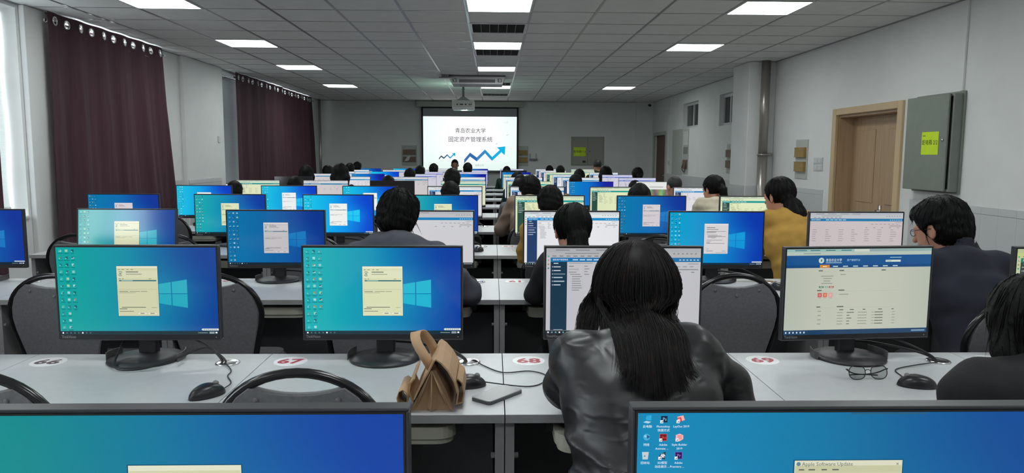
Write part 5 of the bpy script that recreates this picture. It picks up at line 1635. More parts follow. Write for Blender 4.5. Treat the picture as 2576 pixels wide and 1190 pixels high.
def strand_mesh(V, Q, n, rs, steps, step, rad, jit=0.35, zlim=None, out=0.0012):
    """fine locks that follow the hair surface downwards and hang free at the tips"""
    from mathutils.kdtree import KDTree
    a, b, c = V[Q[:, 0]], V[Q[:, 1]], V[Q[:, 2]]
    fn = np.cross(b - a, c - a)
    nv = np.zeros_like(V)
    for i in range(4): np.add.at(nv, Q[:, i], fn)
    nv /= np.linalg.norm(nv, axis=1)[:, None] + 1e-12
    kd = KDTree(len(V))
    for i, p in enumerate(V): kd.insert(p, i)
    kd.balance()
    vs = []; qs = []
    for _ in range(n):
        i = rs.randint(len(V)); p = V[i].copy(); j = np.array([rs.normal(0, jit), rs.normal(0, jit) - 0.1, -1.0]); L = max(4, int(steps * rs.uniform(0.5, 1.1)))
        path = []; off = out * rs.uniform(0.3, 1.8)
        for t in range(L):
            co, idx, dist = kd.find(p)
            nn = nv[idx]
            if dist < step * 0.9:
                p = V[idx] * 0.5 + p * 0.5
                q = p + nn * off
                d = j - nn * (j @ nn)
                if np.linalg.norm(d) < 0.15: d = d + np.array([rs.normal(), rs.normal(), 0]) * 0.3
            else:
                q = p; d = j
            path.append(q)
            d = d / (np.linalg.norm(d) + 1e-9)
            p = p + d * step
            if zlim is not None and p[2] < zlim: break
        if len(path) < 4: continue
        pa = np.array(path)
        for _s in range(3): pa[1:-1] = pa[1:-1] * 0.4 + 0.3 * (pa[:-2] + pa[2:])
        path = list(pa)
        o = len(vs)
        for t, q in enumerate(path):
            tt = t / (len(path) - 1)
            r = rad * (0.4 + 1.2 * math.sin(PI * min(1, tt * 0.85 + 0.12))) * (1 - tt ** 3 * 0.9)
            tg = path[min(t + 1, len(path) - 1)] - path[max(t - 1, 0)]; tg = tg / (np.linalg.norm(tg) + 1e-9)
            u = np.cross(tg, [0.3, 1, 0.1]); u /= np.linalg.norm(u) + 1e-9; w = np.cross(tg, u)
            for k in range(3):
                an = 2 * PI * k / 3
                vs.append(q + r * (math.cos(an) * u + math.sin(an) * w))
        for t in range(len(path) - 1):
            for k in range(3):
                qs.append((o + t * 3 + k, o + t * 3 + (k + 1) % 3, o + t * 3 + 3 + (k + 1) % 3, o + t * 3 + 3 + k))
    return np.array(vs), np.array(qs)

def guide_strands(G, n, rs, rad, surf=None):
    """combed hair: strands spread between neighbouring guide curves, lying on the hair surface"""
    from mathutils.kdtree import KDTree
    K = 18
    C_ = []
    for g in G:
        p = np.array([tuple(q) for q in spline([tuple(x) for x in g], 6)])
        d = np.concatenate([[0], np.cumsum(np.linalg.norm(np.diff(p, axis=0), axis=1))]); d /= d[-1]
        t = np.linspace(0, 1, 40)
        C_.append(np.stack([np.interp(t, d, p[:, i]) for i in range(3)], 1))
    C_ = np.array(C_)
    f = rs.uniform(0, len(G) - 1.001, n); i0 = f.astype(int); w = (f - i0)[:, None, None]
    full = C_[i0] * (1 - w) + C_[i0 + 1] * w
    end = np.minimum(1.0, rs.uniform(0.76, 1.16, n)); st = rs.uniform(0, 0.06, n)
    idx = (st[:, None] + (end - st)[:, None] * np.linspace(0, 1, K)[None]) * 39
    a = np.minimum(idx.astype(int), 38); fr = (idx - a)[..., None]
    r_ = np.arange(n)[:, None]
    P = full[r_, a] * (1 - fr) + full[r_, a + 1] * fr
    t = np.linspace(0, 1, K)[None, :, None]
    P = P + rs.normal(0, 1, (n, 1, 3)) * np.array([0.005, 0.004, 0.002]) * (0.3 + t)
    P = P + np.array([1.0, 0.3, 0.0]) * (0.004 * np.sin(5 * t + rs.uniform(0, 6.28, (n, 1, 1))) * t)
    if surf is not None:
        V, Q = surf
        fn = np.cross(V[Q[:, 1]] - V[Q[:, 0]], V[Q[:, 2]] - V[Q[:, 0]]); nv = np.zeros_like(V)
        for k in range(4): np.add.at(nv, Q[:, k], fn)
        nv /= np.linalg.norm(nv, axis=1)[:, None] + 1e-12
        kd = KDTree(len(V))
        for k, p in enumerate(V): kd.insert(p, k)
        kd.balance()
        lift = rs.uniform(0.0002, 0.0028, n)
        for a_ in range(n):
            for b_ in range(K):
                co, ix, ds = kd.find(P[a_, b_])
                dn = (P[a_, b_] - V[ix]) @ nv[ix]
                if dn < lift[a_] or ds < 0.012:
                    P[a_, b_] += nv[ix] * (lift[a_] - dn)
        for _ in range(3):
            P[:, 1:-1] = P[:, 1:-1] * 0.4 + 0.3 * (P[:, :-2] + P[:, 2:])
    T = np.gradient(P, axis=1); T /= np.linalg.norm(T, axis=2, keepdims=True) + 1e-9
    U = np.cross(T, np.array([0.2, 1.0, 0.3])); U /= np.linalg.norm(U, axis=2, keepdims=True) + 1e-9
    Vv = np.cross(T, U)
    r = (rad * (1.2 - 1.05 * np.linspace(0, 1, K) ** 2))[None, :, None]
    rings = np.stack([P + r * (math.cos(2 * PI * k / 3) * U + math.sin(2 * PI * k / 3) * Vv) for k in range(3)], 2)   # n,K,3,3
    vs = rings.reshape(-1, 3)
    o = (np.arange(n)[:, None, None] * K + np.arange(K - 1)[None, :, None]) * 3
    k = np.arange(3)[None, None, :]; k2 = (k + 1) % 3
    qs = np.stack([o + k, o + k2, o + 3 + k2, o + 3 + k], -1).reshape(-1, 4)
    return vs, qs

def rot3(yaw_=0, pit=0, rol=0):
    y, p, r = R_(yaw_), R_(pit), R_(rol)
    Rz = np.array([[math.cos(y), -math.sin(y), 0], [math.sin(y), math.cos(y), 0], [0, 0, 1]])
    Rx = np.array([[1, 0, 0], [0, math.cos(p), math.sin(p)], [0, -math.sin(p), math.cos(p)]])
    Ry = np.array([[math.cos(r), 0, math.sin(r)], [0, 1, 0], [-math.sin(r), 0, math.cos(r)]])
    return Rz @ Rx @ Ry

def hand_mesh(w, d, side, h=0.0045):
    """hand at wrist w pointing along d, palm down, slightly curled; side -1 left, 1 right"""
    w = np.array(w, float); d = np.array(d, float); d /= np.linalg.norm(d)
    upv = V3(0, 0, 1); sd = np.cross(d, upv); sd /= np.linalg.norm(sd); nrm = np.cross(sd, d)
    f = Field(w - 0.21, w + 0.21, h)
    f.cone(w - d * 0.05, w + d * 0.01, 0.024, 0.024, 0.01, flat=(nrm, 0.8))
    for t in (-0.024, -0.008, 0.008, 0.024):
        f.cone(w + d * 0.01 + sd * t * 0.7, w + d * 0.075 + sd * t * 1.15, 0.014, 0.0125, 0.012)
    ln = (0.062, 0.074, 0.078, 0.070)
    for i, t in enumerate((-0.03, -0.0105, 0.0105, 0.03)):
        L = ln[i] if side > 0 else ln[::-1][i]
        b0 = w + d * 0.080 + sd * t
        b1 = b0 + d * L * 0.45 - nrm * 0.004 + sd * t * 0.08
        b2 = b1 + d * L * 0.30 - nrm * 0.012
        b3 = b2 + d * L * 0.18 - nrm * 0.014
        f.chain([b0, b1, b2, b3], [0.0095, 0.0088, 0.008, 0.007], 0.004)
    t0 = w + d * 0.018 - sd * side * 0.026 - nrm * 0.004
    t1 = t0 + d * 0.035 - sd * side * 0.026 - nrm * 0.008
    t2 = t1 + d * 0.028 - sd * side * 0.006 - nrm * 0.006
    f.chain([t0, t1, t2], [0.0135, 0.0105, 0.0085], 0.008)
    return f.mesh()

def person(label, hip, head, top, sw=0.195, hyaw=0, hpit=8, hrol=0, cloth_m='cloth_black', skin='skin', hair='short', hair_m='hair_black', hs=1.0, h=0.012,
           shoulders=None, elbows=None, wrists=None, fold=0.006, fold_f=1.0, extra=None, hair_extra=None, bulk=1.0, collar=True, collar_h=0.04, hood=False, ns=0, armk=0.035, crease=False, guides=None, hands=True, legs=True, lean_low=0.0, seed=0, group=None, quilt=False, root=None, waist=1.0):
    """seated figure looking along +y. hip, head: world xy; top: height of the hair top"""
    ox, oy = hip
    ob_xy = V3(ox, oy, 0)
    Rh = rot3(hyaw, hpit, hrol)
    C = V3(head[0] - ox, head[1] - oy, top - 0.128 * hs)
    N = C + Rh @ V3(0, -0.035, -0.15) * hs + V3(0, -0.03, -0.005)
    H = V3(0, 0, 0.53)
    if shoulders is None:
        shoulders = [N + V3(-sw + 0.03, -0.035, -0.062), N + V3(sw - 0.03, -0.035, -0.062)]
    else:
        shoulders = [V3(*p) - ob_xy for p in shoulders]
    if elbows is None:
        elbows = [shoulders[0] + V3(-0.075, 0.10, -0.25), shoulders[1] + V3(0.075, 0.10, -0.25)]
        for e in elbows: e[2] = max(e[2], 0.80) if e[1] > 0.3 else e[2]
    else:
        elbows = [V3(*p) - ob_xy for p in elbows]
    if wrists is None:
        wrists = [V3(N[0] - 0.13, max(N[1], elbows[0][1]) + 0.23, 0.795), V3(N[0] + 0.13, max(N[1], elbows[1][1]) + 0.23, 0.795)]
    else:
        wrists = [V3(*p) - ob_xy for p in wrists]
    Sm = (shoulders[0] + shoulders[1]) / 2
    Ch = Sm * 0.68 + H * 0.32; Wa = Sm * 0.3 + H * 0.7
    sp = Sm - H; ang = math.degrees(math.atan2(sp[1], sp[2]))
    Rs = rot3(0, ang, math.degrees(math.atan2(sp[0], sp[2])))
    # ---- head
    hf = Field(C - 0.20, C + 0.20, 0.0065 if h < 0.013 else 0.010)
    q = lambda *a: C + Rh @ (V3(*a) * hs)
    rr = lambda *a: np.array(a) * hs
    hf.ell(q(0, -0.012, 0.02), rr(0.074, 0.093, 0.093), 0.01, Rh).ell(q(0, 0.025, -0.045), rr(0.058, 0.066, 0.075), 0.03, Rh).ell(q(0, 0.058, -0.096), rr(0.026, 0.024, 0.021), 0.02, Rh)
    hf.cone(q(0, 0.086, 0.006), q(0, 0.106, -0.030), 0.007 * hs, 0.012 * hs, 0.012).ell(q(0, 0.078, 0.016), rr(0.046, 0.014, 0.010), 0.015, Rh)
    for s in (-1, 1):
        hf.ell(q(s * 0.031, 0.091, -0.001), rr(0.015, 0.010, 0.010), 0.008, Rh, 'sub').ell(q(s * 0.031, 0.078, -0.001), rr(0.012, 0.012, 0.010), 0.004, Rh)
        hf.ell(q(s * 0.077, -0.008, -0.012), rr(0.009, 0.019, 0.031), 0.008, Rh @ rot3(s * 18)).ell(q(s * 0.083, -0.004, -0.010), rr(0.005, 0.010, 0.019), 0.006, Rh @ rot3(s * 18), 'sub')
    hf.ell(q(0, 0.084, -0.060), rr(0.023, 0.011, 0.0055), 0.006, Rh).ell(q(0, 0.082, -0.070), rr(0.020, 0.011, 0.0055), 0.006, Rh)
    hf.cone(q(0, -0.022, -0.06), N + V3(0, 0, -0.01), 0.053 * hs, 0.057 * hs, 0.03)
    body = [hf.mesh()]
    # ---- trunk and limbs under the clothes
    hl = 0.022
    lo = np.minimum.reduce([H, Sm] + shoulders + elbows + wrists) - 0.25; hi = np.maximum.reduce([H, Sm, N] + shoulders + elbows + wrists) + 0.25
    hi[1] = max(hi[1], 0.62); lo[2] = 0.0
    bf = Field(lo, hi, hl)
    bf.ell(H, (0.15, 0.11, 0.11), 0.03).ell(Wa, (0.115, 0.085, 0.16), 0.05, Rs).ell(Ch, (0.135, 0.09, 0.16), 0.05, Rs).cone(Sm, N, 0.055, 0.05, 0.03)
    for s in (0, 1):
        bf.cone(Sm, shoulders[s], 0.05, 0.045, 0.03).cone(shoulders[s], elbows[s], 0.043, 0.036, 0.02).cone(elbows[s], wrists[s], 0.035, 0.025, 0.02)
    if legs:
        for s in (-1, 1):
            kn = V3(s * 0.13, 0.40, 0.50); an = V3(s * 0.14, 0.36, 0.09)
            bf.cone(V3(s * 0.085, 0.0, 0.51), kn, 0.075, 0.052, 0.03).cone(kn, an, 0.05, 0.036, 0.02)
    body.append(bf.mesh())
    if hands:
        for s in (0, 1):
            d = wrists[s] - elbows[s]; d[2] *= 0.3
            body.append(hand_mesh(wrists[s] + d / np.linalg.norm(d) * 0.02, d, (-1, 1)[s]))
    me = np_mesh('person', body, skin)
    o = link('person', me, None, (ox, oy, 0))
    tag(o, label, 'person', group)
    # ---- top garment
    jf = Field(np.minimum.reduce([H, Sm] + shoulders + elbows + wrists) - 0.26, np.maximum.reduce([H, Sm, N] + shoulders + elbows + wrists) + 0.24, h)
    B = bulk
    jf.ell(H + V3(0, 0, 0.02), (0.178 * B * waist, 0.142, 0.135), 0.05).ell(Wa, (0.145 * B * waist, 0.118 * B, 0.19), 0.07, Rs).ell(Ch, (0.165 * B, 0.122 * B, 0.185), 0.07, Rs)
    jf.cone(Sm + V3(0, -0.005, -0.01), N + V3(0, -0.005, -0.01), 0.085 * B, 0.072, 0.04)
    for s in (0, 1):
        jf.cone(Sm + V3(0, -0.01, -0.012), shoulders[s], 0.078 * B, 0.062 * B, 0.05).cone(shoulders[s], elbows[s], 0.064 * B, 0.052 * B, armk).cone(elbows[s], wrists[s], 0.052 * B, 0.038 * B, 0.02)
    if collar:
        jf.cone(N + V3(0, -0.006, -0.02), N + V3(0, 0.006, collar_h), 0.078, 0.072, 0.02)
    if hood:
        jf.ell(N + V3(0, -0.05, 0.045), (0.125, 0.085, 0.055), 0.03).ell(N + V3(0, -0.075, 0.0), (0.165, 0.08, 0.055), 0.03).cone(N + V3(-0.11, 0.0, 0.02), N + V3(0.11, 0.0, 0.02), 0.045, 0.045, 0.03)
    if extra: extra(jf, N, Sm, shoulders, elbows, wrists, ob_xy)
    # neck opening
    jf.cone(N + V3(0, 0.006, 0.0), N + V3(0, 0.03, 0.12), 0.058, 0.066, 0.012, 'sub')
    rs = np.random.RandomState(seed + 5)
    X, Y, Z = jf.all()
    p = rs.uniform(0, 6.28, 8)
    if fold:
        g = fold_f
        wv = np.sin(g * (38 * Z + 14 * X) + 2.2 * np.sin(g * (17 * X - 9 * Z) + p[0]) + p[1]) * np.sin(g * (13 * X + 21 * Y) + p[2])
        wv = wv + 0.6 * np.sin(g * (64 * Z - 33 * X) + 2 * np.sin(g * 23 * X + p[3]) + p[4]) * np.sin(g * (29 * Y + 17 * Z) + p[5])
        if crease:
            ph_ = 9 * X + 3.2 * np.sin(11 * X + 6 * Y + p[0]) + 2.0 * np.sin(17 * Z + p[3])
            wv = 1.1 - 2.4 * (1 - np.abs(np.sin(30 * Z + ph_))) ** 3 * (0.35 + 0.65 * np.sin(14 * X + 9 * Z + p[1]) ** 2) * np.clip((0.93 - Z) / 0.12, 0.25, 1)
            wv = wv + 0.18 * np.sin(25 * X - 14 * Z + p[2])
        if quilt: wv = wv * 0.4 + 1.2 * np.abs(np.sin(46 * Z + p[6]))
        jf.F += (fold * wv).astype(np.float32)
    link('jacket', np_mesh('jacket', [jf.mesh()], cloth_m), o)
    # ---- trousers and shoes
    if legs:
        tf = Field((-0.32, -0.2, 0.05), (0.32, 0.60, 0.70), 0.018)
        tf.ell(H + V3(0, 0, -0.01), (0.175, 0.138, 0.115), 0.05)
        for s in (-1, 1):
            kn = V3(s * 0.13, 0.40, 0.50); an = V3(s * 0.14, 0.36, 0.11)
            tf.cone(V3(s * 0.085, 0.0, 0.52), kn, 0.088, 0.066, 0.04).cone(kn, an, 0.064, 0.052, 0.02)
        link('trousers', np_mesh('trousers', [tf.mesh()], 'trouser_dark'), o)
        for s in (-1, 1):
            sf = Field((s * 0.14 - 0.09, 0.24, -0.03), (s * 0.14 + 0.09, 0.60, 0.16), 0.012)
            sf.cone(V3(s * 0.14, 0.35, 0.048), V3(s * 0.145, 0.50, 0.036), 0.045, 0.034, 0.02).cone(V3(s * 0.14, 0.36, 0.05), V3(s * 0.14, 0.36, 0.10), 0.044, 0.045, 0.02)
            zz = sf.all()[2]; sf.F = np.maximum(sf.F, np.broadcast_to(0.002 - zz, sf.F.shape).astype(np.float32))
            link('shoe', np_mesh('shoe', [sf.mesh()], 'shoe_black'), o)
    # ---- hair
    if hair:
        big = hair in ('long', 'pony', 'bob', 'bun', 'tail_big')
        hlo = C - np.array([0.24, 0.50 if hair == 'long' else 0.30, 0.62 if big else 0.16]); hhi = C + np.array([0.24, 0.22, 0.19])
        hh = 0.0065 if h < 0.013 else 0.010
        rf = Field(hlo, hhi, hh)
        thick = {'long': -0.009, 'short': 0.0, 'buzz': -0.009, 'full': 0.006}.get(hair, 0.002)
        rf.ell(q(0, -0.016, 0.027), rr(0.087 + thick, 0.104 + thick, 0.099 + thick), 0.01, Rh)
        if hair in ('short', 'full'):
            rf.ell(q(0, -0.06, -0.03), rr(0.076 + thick, 0.058, 0.062), 0.03, Rh)
            rf.ell(q(0.015, 0.045, 0.075), rr(0.062, 0.045, 0.036), 0.03, Rh)
        X, Y, Z = rf.all(); x, y, z = X - C[0], Y - C[1], Z - C[2]
        lx = (Rh[0, 0] * x + Rh[1, 0] * y + Rh[2, 0] * z) / hs; ly = (Rh[0, 1] * x + Rh[1, 1] * y + Rh[2, 1] * z) / hs; lz = (Rh[0, 2] * x + Rh[1, 2] * y + Rh[2, 2] * z) / hs
        if hair in ('long', 'bob'):
            line = np.interp(ly, [-0.13, 0.02, 0.05, 0.065, 0.12], [-0.6, -0.6, 0.0, 0.05, 0.06])
        else:
            nape = -0.092 if hair != 'buzz' else -0.075
            line = np.interp(ly, [-0.13, -0.05, -0.012, 0.02, 0.045, 0.062, 0.12], [nape, nape, -0.065, -0.02, 0.03, 0.052, 0.06])
        rf.F = np.maximum(rf.F, ((line - lz) * 0.8 * hs).astype(np.float32))
        if hair in ('short', 'full', 'buzz', 'pony', 'bun', 'tail_big'):
            for s in (-1, 1):
                rf.ell(q(s * 0.085, -0.002, -0.016), rr(0.026, 0.022, 0.034), 0.008, Rh, 'sub')
        if hair == 'pony':
            K = q(0, -0.105, 0.0)
            rf.ell(K, rr(0.030, 0.030, 0.028), 0.02)
            rf.chain([K, K + V3(0, -0.045, -0.02), K + V3(0.005, -0.060, -0.10), K + V3(0.0, -0.045, -0.20), K + V3(0.0, -0.03, -0.27)], [0.026, 0.031, 0.034, 0.026, 0.008], 0.02)
        if hair == 'bob':
            for s in (-1, 1):
                rf.chain([q(s * 0.060, -0.01, 0.03), q(s * 0.088, -0.01, -0.06), C + V3(s * 0.092, -0.01, -0.14) * hs], [0.045, 0.036, 0.02], 0.03)
            rf.chain([q(0, -0.07, 0.0), C + V3(0, -0.085, -0.10) * hs, C + V3(0, -0.08, -0.17) * hs], [0.06, 0.062, 0.03], 0.04).chain([C + V3(-0.06, -0.06, -0.05) * hs, C + V3(-0.055, -0.07, -0.16) * hs], [0.045, 0.03], 0.04).chain([C + V3(0.06, -0.06, -0.05) * hs, C + V3(0.055, -0.07, -0.16) * hs], [0.045, 0.03], 0.04)
        if hair_extra: hair_extra(rf, q, C, ob_xy)
        th = np.arctan2(lx, -ly + 0.02)
        am = 0.0022 if hair not in ('buzz', 'long') else 0.0006
        st = np.sin(34 * th + 3.0 * np.sin(20 * lz + rs.uniform(0, 6)) + 1.5 * np.sin(8 * th)) + 0.7 * np.sin(71 * th + 2 * np.sin(31 * lz + 2))
        rf.F += (am * st).astype(np.float32)
        if hair in ('short', 'full'):
            rf.F += (0.003 * np.sin(42 * lx + 9 * np.sin(19 * lz)) * np.sin(47 * ly + 5 * lz)).astype(np.float32)
        hm = [rf.mesh()]
        if ns:
            lg = hair in ('long', 'tail_big', 'pony', 'bun')
            hm.append(strand_mesh(hm[0][0], hm[0][1], ns, rs, 12 if lg else 9, 0.015 if lg else 0.012, 0.0011, 0.12 if lg else 0.3, None if lg else C[2] - 0.105 * hs, 0.0012 if lg else 0.002))
        if guides is not None:
            hm.append(guide_strands([[V3(*p) - ob_xy for p in g] for g in guides], 4200, rs, 0.0011))
        link('hair', np_mesh('hair', hm, hair_m, only_first=True), o)
    return o

# ---- woman in the leather jacket
def leather_extra(jf, N, Sm, sh, el, wr, ob):
    P = lambda x, y, z: V3(x, y, z) - ob
    jf.cone(P(0.455, 1.70, 1.018), P(0.52, 1.72, 1.0), 0.020, 0.022, 0.012)            # epaulettes
    jf.cone(P(0.175, 1.70, 0.995), P(0.235, 1.70, 1.012), 0.020, 0.020, 0.012)
    jf.cone(N + V3(-0.09, 0.0, -0.015), N + V3(0.09, 0.0, -0.015), 0.052, 0.052, 0.02)   # lapel roll
    for z, w in ((0.80, 0.118), (0.72, 0.125), (0.66, 0.135)):                           # gathered folds at the waist
        c = P(0.315, 1.60 - (0.80 - z) * 0.3, z)
        jf.cone(c + V3(-w, -0.015, 0.01), c + V3(w * 0.7, -0.05, -0.012), 0.028, 0.034, 0.02)
    jf.cone(P(0.165, 1.80, 0.87), P(0.20, 1.80, 0.84), 0.045, 0.04, 0.02)
    jf.ell(P(0.352, 1.655, 0.885), (0.195, 0.115, 0.105), 0.05)
LG = []
for gi in range(17):
    an = R_(-118 + 236 * gi / 16); sa, ca = math.sin(an), math.cos(an)
    g = [(0.386 + 0.012 * sa, 1.935, 1.226), (0.388 + 0.062 * sa, 1.94 - 0.060 * ca, 1.208), (0.388 + 0.104 * sa, 1.935 - 0.102 * ca, 1.148), (0.388 + 0.112 * sa, 1.93 - 0.108 * ca, 1.085)]
    k = abs(gi - 8) / 8.0
    dx = 0.112 * (gi - 8) / 8.0 * (1.12 if gi < 8 else 0.95)
    zb = 0.925 + 0.075 * k + 0.012 * math.sin(gi * 2.1)
    g += [(0.386 + dx * 1.03, 1.935 - 0.136 * ca, 1.066 - 0.02 * k), (0.380 + dx * 1.08, 1.935 - 0.200 * ca - 0.04 * k, 1.064 - 0.05 * k)]
    if k < 0.66:
        g += [(0.376 + dx * 1.05, 1.668 + 0.03 * k, 1.046 - 0.012 * k), (0.372 + dx * 0.98, 1.598, 1.008), (0.368 + dx * 1.0, 1.550, (zb + 0.99) / 2), (0.366 + dx * 1.12, 1.516, zb)]
    else:
        g += [(0.372 + dx * 1.22, 1.82 + 0.02 * k, 0.985 if dx > 0 else 0.972)]
    LG.append(g)
def leather_hair(rf, q, C, ob):
    P = lambda p: V3(*p) - ob
    rf.ell(P((0.388, 1.93, 1.112)), (0.097, 0.094, 0.100), 0.03)
    cc = V3(0.388, 1.935, 1.10)
    for g in LG:
        pts = []
        for ix, p in enumerate(g):
            p = V3(*p)
            if ix < 2: continue
            d = (cc - p) if ix < 4 else V3(0, 0.5, -0.85)
            pts.append(p + d / np.linalg.norm(d) * (0.022 if ix < 6 else 0.016 if ix < 8 else 0.008) - ob)
        n_ = len(pts)
        rf.chain(pts, ([0.014, 0.013, 0.013, 0.012, 0.010, 0.008, 0.005, 0.003] if n_ > 5 else [0.014, 0.013, 0.013, 0.010, 0.004])[:n_], 0.008)
person('woman with long dark hair in a black leather jacket leaning over desk 68', (0.31, 1.44), (0.388, 1.935), 1.228, hpit=28, cloth_m='leather_black', hair='long', hair_m='hair_brown', h=0.0085, hs=0.98, guides=LG,
       shoulders=[(0.212, 1.735, 0.955), (0.478, 1.735, 0.972)], elbows=[(0.185, 1.85, 0.85), (0.600, 1.77, 0.885)], wrists=[(0.30, 2.08, 0.795), (0.655, 1.70, 0.72)],
       fold=0.0055, extra=leather_extra, hair_extra=leather_hair, seed=1, waist=0.86, crease=True, armk=0.07, collar=False)
chair(0.32, 1.44, 'grey arched chair under the woman in the leather jacket')

def fur_hood(jf, N, Sm, sh, el, wr, ob):
    jf.ell(N + V3(0, -0.05, 0.05), (0.14, 0.095, 0.065), 0.03).cone(N + V3(-0.175, 0.03, 0.04), N + V3(0.175, 0.03, 0.04), 0.024, 0.024, 0.03).cone(N + V3(-0.11, 0.03, 0.06), N + V3(0.11, 0.03, 0.06), 0.035, 0.035, 0.03)
def low_tail(rf, q, C, ob):
    K = q(0.0, -0.095, -0.03)
    for s_ in (-1, 1):
        rf.chain([q(s_ * 0.070, -0.012, 0.02), q(s_ * 0.082, -0.022, -0.05), q(s_ * 0.066, -0.05, -0.12), q(s_ * 0.04, -0.075, -0.16)], [0.026, 0.026, 0.028, 0.02], 0.03)
    rf.ell(q(0, -0.075, -0.10), (0.062, 0.045, 0.06), 0.03)
    rf.chain([K, K + V3(0.01, -0.05, -0.05), K + V3(0.03, -0.075, -0.14), K + V3(0.03, -0.09, -0.24), K + V3(0.02, -0.10, -0.33)], [0.035, 0.04, 0.042, 0.034, 0.008], 0.025)
person('person in a black hooded coat with a low ponytail at the picture corner', (1.30, 1.28), (1.312, 1.715), 1.172, hpit=18, cloth_m='cloth_black', hair='tail_big', h=0.010, hs=1.06,
       shoulders=[(1.125, 1.61, 0.905), (1.49, 1.61, 0.905)], collar_h=0.09, elbows=[(1.115, 1.62, 0.77), (1.54, 1.60, 0.76)], wrists=[(1.22, 1.72, 0.64), (1.42, 1.72, 0.64)], ns=400, fold=0.004, extra=fur_hood, hair_extra=low_tail, seed=2, bulk=1.18)
chair(1.31, 1.28, 'grey arched chair under the person in the black hooded coat')

person('man in a charcoal hooded jacket seated behind the desk 67 monitor', (-0.42, 2.98), (-0.442, 3.45), 1.292, hpit=14, hyaw=-6, cloth_m='cloth_charcoal', hair='full', h=0.010, hs=1.04,
       shoulders=[(-0.605, 3.33, 0.985), (-0.265, 3.33, 0.985)], elbows=[(-0.74, 3.40, 0.80), (-0.105, 3.42, 0.80)], wrists=[(-0.56, 3.66, 0.79), (-0.26, 3.68, 0.79)], hood=True, ns=450, fold=0.005, seed=3, bulk=1.08)
chair(-0.42, 3.0, 'grey arched chair under the man in the charcoal hooded jacket')

def bun_tail(rf, q, C, ob):
    K = q(0.0, -0.10, -0.045)
    rf.ell(K, (0.042, 0.034, 0.04), 0.02)
    rf.chain([K, K + V3(0.0, -0.02, -0.06), K + V3(0.005, -0.015, -0.14), K + V3(0.0, -0.01, -0.20)], [0.038, 0.048, 0.04, 0.01], 0.025)
person('woman in black with tied-back dark hair seated behind the desk 68 monitor', (0.41, 3.0), (0.383, 3.50), 1.225, hpit=14, hyaw=8, cloth_m='cloth_black', hair='bun', h=0.010, hs=1.03,
       shoulders=[(0.275, 3.36, 0.945), (0.535, 3.36, 0.945)], elbows=[(0.205, 3.42, 0.80), (0.62, 3.44, 0.81)], wrists=[(0.27, 3.66, 0.79), (0.54, 3.68, 0.79)], ns=450, fold=0.004, hair_extra=bun_tail, seed=4)
chair(0.41, 3.0, 'grey arched chair under the woman in black with tied-back hair')

bm = person('man in a dark navy jacket and glasses beside the pinkish web page monitor', (2.05, 2.86), (2.058, 3.30), 1.272, hpit=16, hyaw=32, cloth_m='cloth_navy', hair='full', h=0.010, hs=1.14,
       shoulders=[(1.885, 3.14, 0.985), (2.215, 3.11, 0.965)], elbows=[(1.80, 3.22, 0.80), (2.27, 3.16, 0.78)], wrists=[(1.92, 3.46, 0.79), (2.12, 3.48, 0.79)], ns=450, collar_h=0.075, fold=0.005, seed=5, bulk=1.12)
chair(2.0, 2.90, 'grey arched chair under the man in the navy jacket', 0)
Rg = rot3(32, 16); Cg = V3(2.058 - 2.05, 3.30 - 2.86, 1.272 - 0.128 * 1.14)
gp = lambda *a: tuple(Cg + Rg @ (V3(*a) * 1.14))
gm = MB()
for s in (-1, 1):
    gm.tube([gp(s * 0.032 + 0.021 * math.cos(t), 0.090, 0.0 + 0.014 * math.sin(t)) for t in np.linspace(0, 2 * PI, 15)[:-1]], 0.0015, 5, True)
    gm.tube([gp(s * 0.053, 0.089, 0.006), gp(s * 0.076, 0.05, 0.006), gp(s * 0.083, -0.01, 0.0)], 0.0016, 5)
gm.tube([gp(-0.011, 0.098, 0.002), gp(0.011, 0.098, 0.002)], 0.0014, 5)
part('glasses', gm, 'black_plastic', bm, True)

person('man with cropped dark hair in a mustard jacket before the yellow web page', (0.39, 4.55), (0.392, 5.0), 1.252, hpit=14, hyaw=5, cloth_m='cloth_mustard', hair='short', h=0.012, hs=1.0,
       shoulders=[(0.255, 4.86, 0.955), (0.535, 4.86, 0.955)], elbows=[(0.215, 4.92, 0.78), (0.60, 4.94, 0.80)], wrists=[(0.28, 5.18, 0.79), (0.52, 5.2, 0.79)], ns=250, fold=0.006, seed=6)
chair(0.39, 4.57, 'grey arched chair under the man in the mustard jacket')

def swing_tail(rf, q, C, ob):
    P = lambda x, y, z: V3(x, y, z) - ob
    rf.ell(P(2.0, 4.905, 1.165), (0.032, 0.03, 0.03), 0.02)
    rf.chain([P(2.0, 4.90, 1.165), P(2.02, 4.855, 1.12), P(2.025, 4.82, 1.06), P(2.05, 4.805, 1.0), P(2.07, 4.80, 0.975)], [0.032, 0.052, 0.066, 0.046, 0.012], 0.025)
    rf.chain([P(2.02, 4.84, 1.08), P(2.085, 4.81, 1.045), P(2.105, 4.80, 1.02)], [0.04, 0.026, 0.008], 0.02)
person('woman with a bushy ponytail in a mustard yellow jacket before the timber door', (1.98, 4.50), (1.975, 5.0), 1.315, hpit=10, hyaw=28, cloth_m='cloth_mustard', hair='tail_big', h=0.012, hs=1.06,
       shoulders=[(1.845, 4.86, 1.02), (2.125, 4.83, 1.015)], elbows=[(1.79, 4.90, 0.80), (2.17, 4.86, 0.79)], wrists=[(1.86, 5.16, 0.79), (2.08, 5.18, 0.79)], ns=400, collar_h=0.06, fold=0.006, hair_extra=swing_tail, seed=7, bulk=1.14)
chair(1.98, 4.52, 'grey arched chair under the woman in the mustard jacket')

